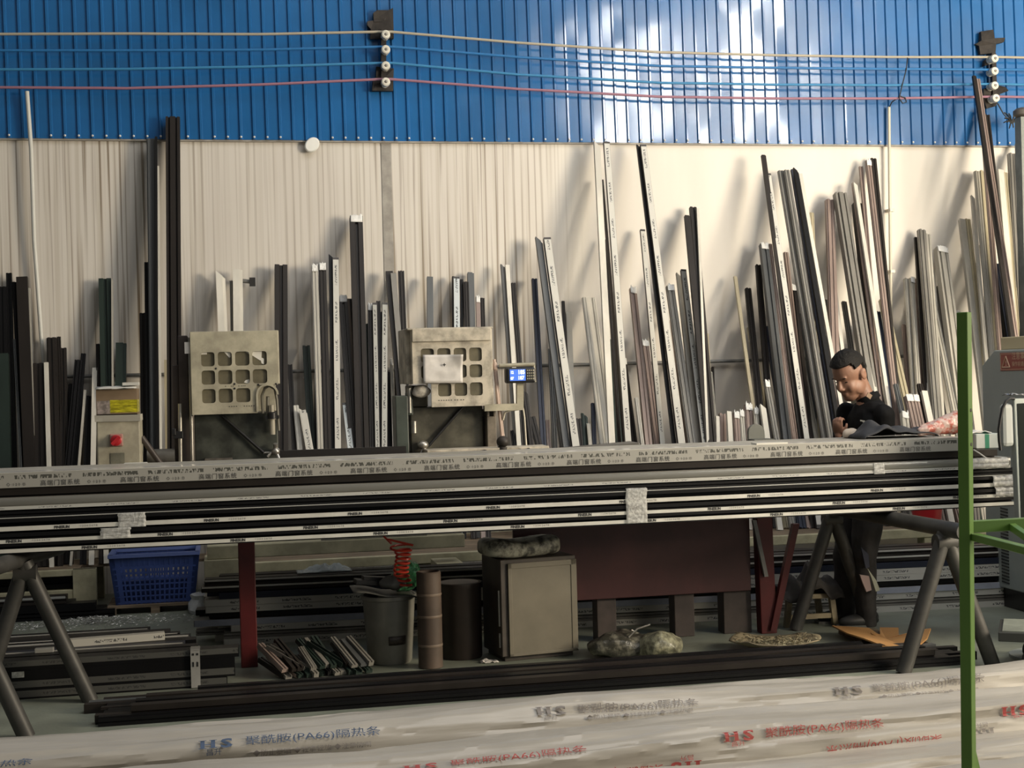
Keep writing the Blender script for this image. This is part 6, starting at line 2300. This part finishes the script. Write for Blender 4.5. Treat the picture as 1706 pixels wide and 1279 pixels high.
# head frame: forward F, up U, side S (towards the camera side)
psi, th = math.radians(24), math.radians(30)
F = Vector((-math.cos(psi) * math.cos(th), -math.sin(psi) * math.cos(th), -math.sin(th)))
U = (Vector((0, 0, 1)) - F * F.z).normalized()
Sd = U.cross(F).normalized()
HC = m_(1416, 622)
HR = Matrix((F, Sd, U)).transposed()
KH = 1.13
hp = lambda f, s, u: HC + (F * f + Sd * s + U * u) * KH
mb = MB()
mb.ell(hp(0, 0, 0.03), (0.098, 0.076, 0.098), rot=HR * KH, nu=24, nv=16)
mb.ell(hp(0.040, 0, -0.045), (0.064, 0.062, 0.088), rot=HR * KH)
mb.ell(hp(0.062, 0, -0.105), (0.040, 0.042, 0.032), rot=HR * KH)
mb.ell(hp(0.088, 0, 0.022), (0.012, 0.050, 0.013), rot=HR * KH)
for s in (-1, 1):
    mb.ell(hp(0.064, s * 0.036, -0.048), (0.030, 0.026, 0.034), rot=HR * KH)
    mb.ell(hp(0.018, s * 0.052, -0.072), (0.046, 0.018, 0.040), rot=HR * KH)
    mb.ell(hp(-0.012, s * 0.081, -0.012), (0.024, 0.010, 0.034), rot=HR * KH)
    mb.ell(hp(-0.018, s * 0.086, 0.006), (0.017, 0.008, 0.016), rot=HR * KH)
cap(mb, [hp(0.098, 0, 0.006), hp(0.116, 0, -0.034)], [0.009, 0.014], 10)
for s in (-1, 1):
    mb.ell(hp(0.108, s * 0.013, -0.040), (0.011, 0.009, 0.009), rot=HR * KH)
mb.ell(hp(0.098, 0, -0.071), (0.012, 0.024, 0.007), rot=HR * KH)
mb.ell(hp(0.096, 0, -0.083), (0.012, 0.021, 0.008), rot=HR * KH)
neck = m_(1446, 668, 0.0)
cap(mb, [hp(-0.035, 0, -0.05), neck + Vector((0.0, 0, -0.02))], [0.056, 0.062])
chest, belly, hip = m_(1446, 705), m_(1450, 765), m_(1446, 822)
cap(mb, [neck, chest, belly, hip], [0.07, 0.10, 0.10, 0.10])
# arms: near (camera side) and far
nS, nE, nW = m_(1452, 690, -0.16), m_(1458, 744, -0.17), m_(1420, 754, -0.18)
fS, fE, fW = m_(1430, 688, 0.165), m_(1414, 745, 0.13), m_(1400, 726, 0.02)
cap(mb, [nS, nE, nW], [0.046, 0.038, 0.026])
cap(mb, [fS, fE, fW], [0.046, 0.038, 0.026])


def hand(mb, Wp, d, nrm, side):
    """Wp wrist, d along the fingers, nrm back of the hand, side: thumb side"""
    d, nrm = Vector(d).normalized(), Vector(nrm).normalized()
    sd = d.cross(nrm).normalized() * side
    R_ = Matrix((d, sd, nrm)).transposed()
    mb.ell(Wp + d * 0.045, (0.052, 0.038, 0.017), rot=R_)
    for k, (o, l) in enumerate(((0.028, 0.066), (0.010, 0.074), (-0.009, 0.069), (-0.026, 0.054))):
        a = Wp + d * 0.078 + sd * o
        b = a + d * l * 0.42 - nrm * 0.010
        c = b + d * l * 0.22 - nrm * 0.024
        e = c - d * l * 0.10 - nrm * 0.020
        cap(mb, [a - d * 0.02, b, c, e], [0.0098, 0.0092, 0.0085, 0.0075], 8)
    a = Wp + d * 0.028 + sd * 0.030
    b = a + d * 0.030 + sd * 0.022 - nrm * 0.012
    cap(mb, [a, b, b + d * 0.026 - nrm * 0.014], [0.0125, 0.0105, 0.0088], 8)


hand(mb, fW, (-0.25, -0.25, 0.95), (-0.75, -0.6, 0.1), 1)
hand(mb, nW, (-0.95, -0.1, -0.1), (0, -0.5, 0.85), -1)
# legs inside the trousers
for (a, b, c) in ((m_(1444, 830, -0.09), m_(1432, 935, -0.09), m_(1434, 1030, -0.09)), (m_(1436, 830, 0.09), m_(1424, 935, 0.10), m_(1420, 1026, 0.10))):
    cap(mb, [a, b, c], [0.075, 0.050, 0.036])
body = melt('body', mb, M_skin, man, 0.0050, 9)
# face details
for s in (-1, 1):
    mb = MB()
    mb.ell(hp(0.0840, s * 0.033, -0.006), (0.006, 0.011, 0.003), rot=HR * KH, nu=12, nv=8)
    link('eye', mb, mat('eye_dark', (0.02, 0.016, 0.014), 0.2), man)
    mb = MB()
    mb.ell(hp(0.0935, s * 0.035, 0.022), (0.004, 0.018, 0.003), rot=HR * KH, nu=12, nv=8)
    link('eyebrow', mb, M_hair, man)
mb = MB()


def hairpt(a, b):
    ph, thh = a * 2 * math.pi, b * math.pi
    d = Vector((math.sin(thh) * math.cos(ph), math.sin(thh) * math.sin(ph), math.cos(thh)))      # f, s, u
    # keep the face free
    face = (d.x > 0.32 and d.z < 0.50) or (d.x > -0.12 and d.z < -0.05) or d.z < -0.62
    n_ = 0.004 * noise.noise(d * 9) + 0.003 * noise.noise(d * 22)
    r_ = 1.115 + n_ * 8
    if face:
        r_ = 0.86
    ear = (abs(d.y) > 0.75 and d.x > -0.35 and d.z < 0.12)
    if ear:
        r_ = 0.9
    q = Vector((d.x * 0.100 * r_, d.y * 0.079 * r_, 0.030 + d.z * 0.100 * r_))
    return hp(*q)


mb.grid(hairpt, 72, 40, closed_u=True)
for v in mb.v:
    v += noise.noise_vector(v * 60) * 0.0025
link('hair', mb, M_hair, man)
mb = MB()
for px, py, r in ((1447, 700, 0), (1447, 700, 0)):
    pass
mb.ell(chest + Vector((0.0, 0, 0.0)), (0.115, 0.17, 0.15))
mb.ell(m_(1447, 684), (0.085, 0.18, 0.07))
mb.ell(m_(1456, 690), (0.080, 0.14, 0.10))
mb.ell(belly + Vector((0.0, 0, 0.0)), (0.125, 0.165, 0.16))
mb.ell(m_(1447, 805), (0.125, 0.165, 0.11))
cap(mb, [neck + Vector((0.004, 0, 0.0)), m_(1449, 684)], [0.072, 0.09])
for (a, b, c) in ((nS, nE, nW), (fS, fE, fW)):
    cap(mb, [a, b, b.lerp(c, 0.86)], [0.068, 0.052, 0.040])
sh = melt('shirt', mb, M_shirt, man, 0.008, 5)
for v in sh.data.vertices:
    v.co += noise.noise_vector(v.co * 16) * 0.006
mb = MB()
for k in range(16):
    an_ = 2 * math.pi * k / 16
ring = []
nd = (hp(-0.035, 0, -0.05) - neck).normalized()
mb.lathe([(0.066, -0.014), (0.078, -0.012), (0.074, 0.020), (0.069, 0.026), (0.064, 0.02)], neck + Vector((0.004, 0, 0.012)), n=26, axis=tuple(nd), sx=1.0, sy=1.0)
link('collar', mb, M_shirt, man)
mb = MB()
c = m_(1433, 659, -0.125)
mb.obox(c, (0.8, 0.25, -0.5), (0.3, -0.9, 0.0), (0.45, -0.15, 0.85), 0.019, 0.003, 0.014)
link('collar_tip', mb, mat('tan_badge', (0.42, 0.29, 0.20), 0.6), man)
mb = MB()
c = m_(1421, 700, -0.135)
mb.obox(c, (0.85, -0.3, -0.2), (0.3, 0.9, 0.1), (0.1, 0, 1), 0.016, 0.003, 0.004)
mb.obox(c + Vector((0.02, -0.02, -0.014)), (0.85, -0.3, -0.3), (0.3, 0.9, 0.1), (0.2, 0, 1), 0.03, 0.003, 0.002)
link('chest_mark', mb, mat('pale_thread', (0.26, 0.26, 0.24), 0.6), man)
mb = MB()
mb.ell(m_(1444, 822), (0.135, 0.175, 0.12))
for (a, b, c) in ((m_(1440, 835, -0.085), m_(1428, 925, -0.09), m_(1434, 1032, -0.09)), (m_(1434, 835, 0.085), m_(1420, 925, 0.10), m_(1420, 1028, 0.10))):
    cap(mb, [a, b, c], [0.108, 0.078, 0.062])
tr_ = melt('trousers', mb, M_trous, man, 0.009, 4)
for v in tr_.data.vertices:
    v.co += noise.noise_vector(v.co * 11) * 0.010
for y_, px in ((-0.09, 1434), (0.10, 1420)):
    mb = MB()
    c = m_(px, 1040, y_)
    c.z = 0
    i = mb.add([])
    mb.ell(c + Vector((-0.055, 0, 0.035)), (0.135, 0.046, 0.042))
    mb.ell(c + Vector((0.02, 0, 0.055)), (0.055, 0.042, 0.05))
    for v in mb.v:
        v.z = max(v.z, 0.012)
    sh_ = link('shoe', mb, mat('black_shoe', (0.02, 0.02, 0.02), 0.5), man)
    mb = MB()
    mb.ext([(-.145, -.036), (-.12, -.046), (0.04, -.046), (0.07, -.03), (0.07, .03), (0.04, .046), (-.12, .046), (-.145, .036)][::-1], c + Vector((-.05, 0, 0.0)), c + Vector((-.05, 0, 0.014)), (1, 0, 0), (0, 1, 0))
    link('sole', mb, mat('grey_sole', (0.12, 0.12, 0.11), 0.6), sh_)
# patched rags tucked at the pocket
for k, (pts, m2) in enumerate([([(1412, 905), (1424, 917), (1426, 938), (1420, 940)], mat('navy_rag', (0.03, 0.035, 0.06), 0.7)),
                               ([(1409, 950), (1424, 952), (1428, 975), (1420, 978), (1414, 964)], mat('pinkish_rag', (0.36, 0.27, 0.26), 0.7)),
                               ([(1420, 939), (1434, 958), (1441, 975), (1434, 977), (1427, 955)], mat('pale_green_rag', (0.38, 0.40, 0.33), 0.7))]):
    mb = MB()
    P = [m_(a, b, -0.185 - 0.01 * k) for a, b in pts]
    i = mb.add(P)
    mb.face(list(range(i, i + len(P))))
    link('cloth_strip', mb, m2, man, solid=0.012)
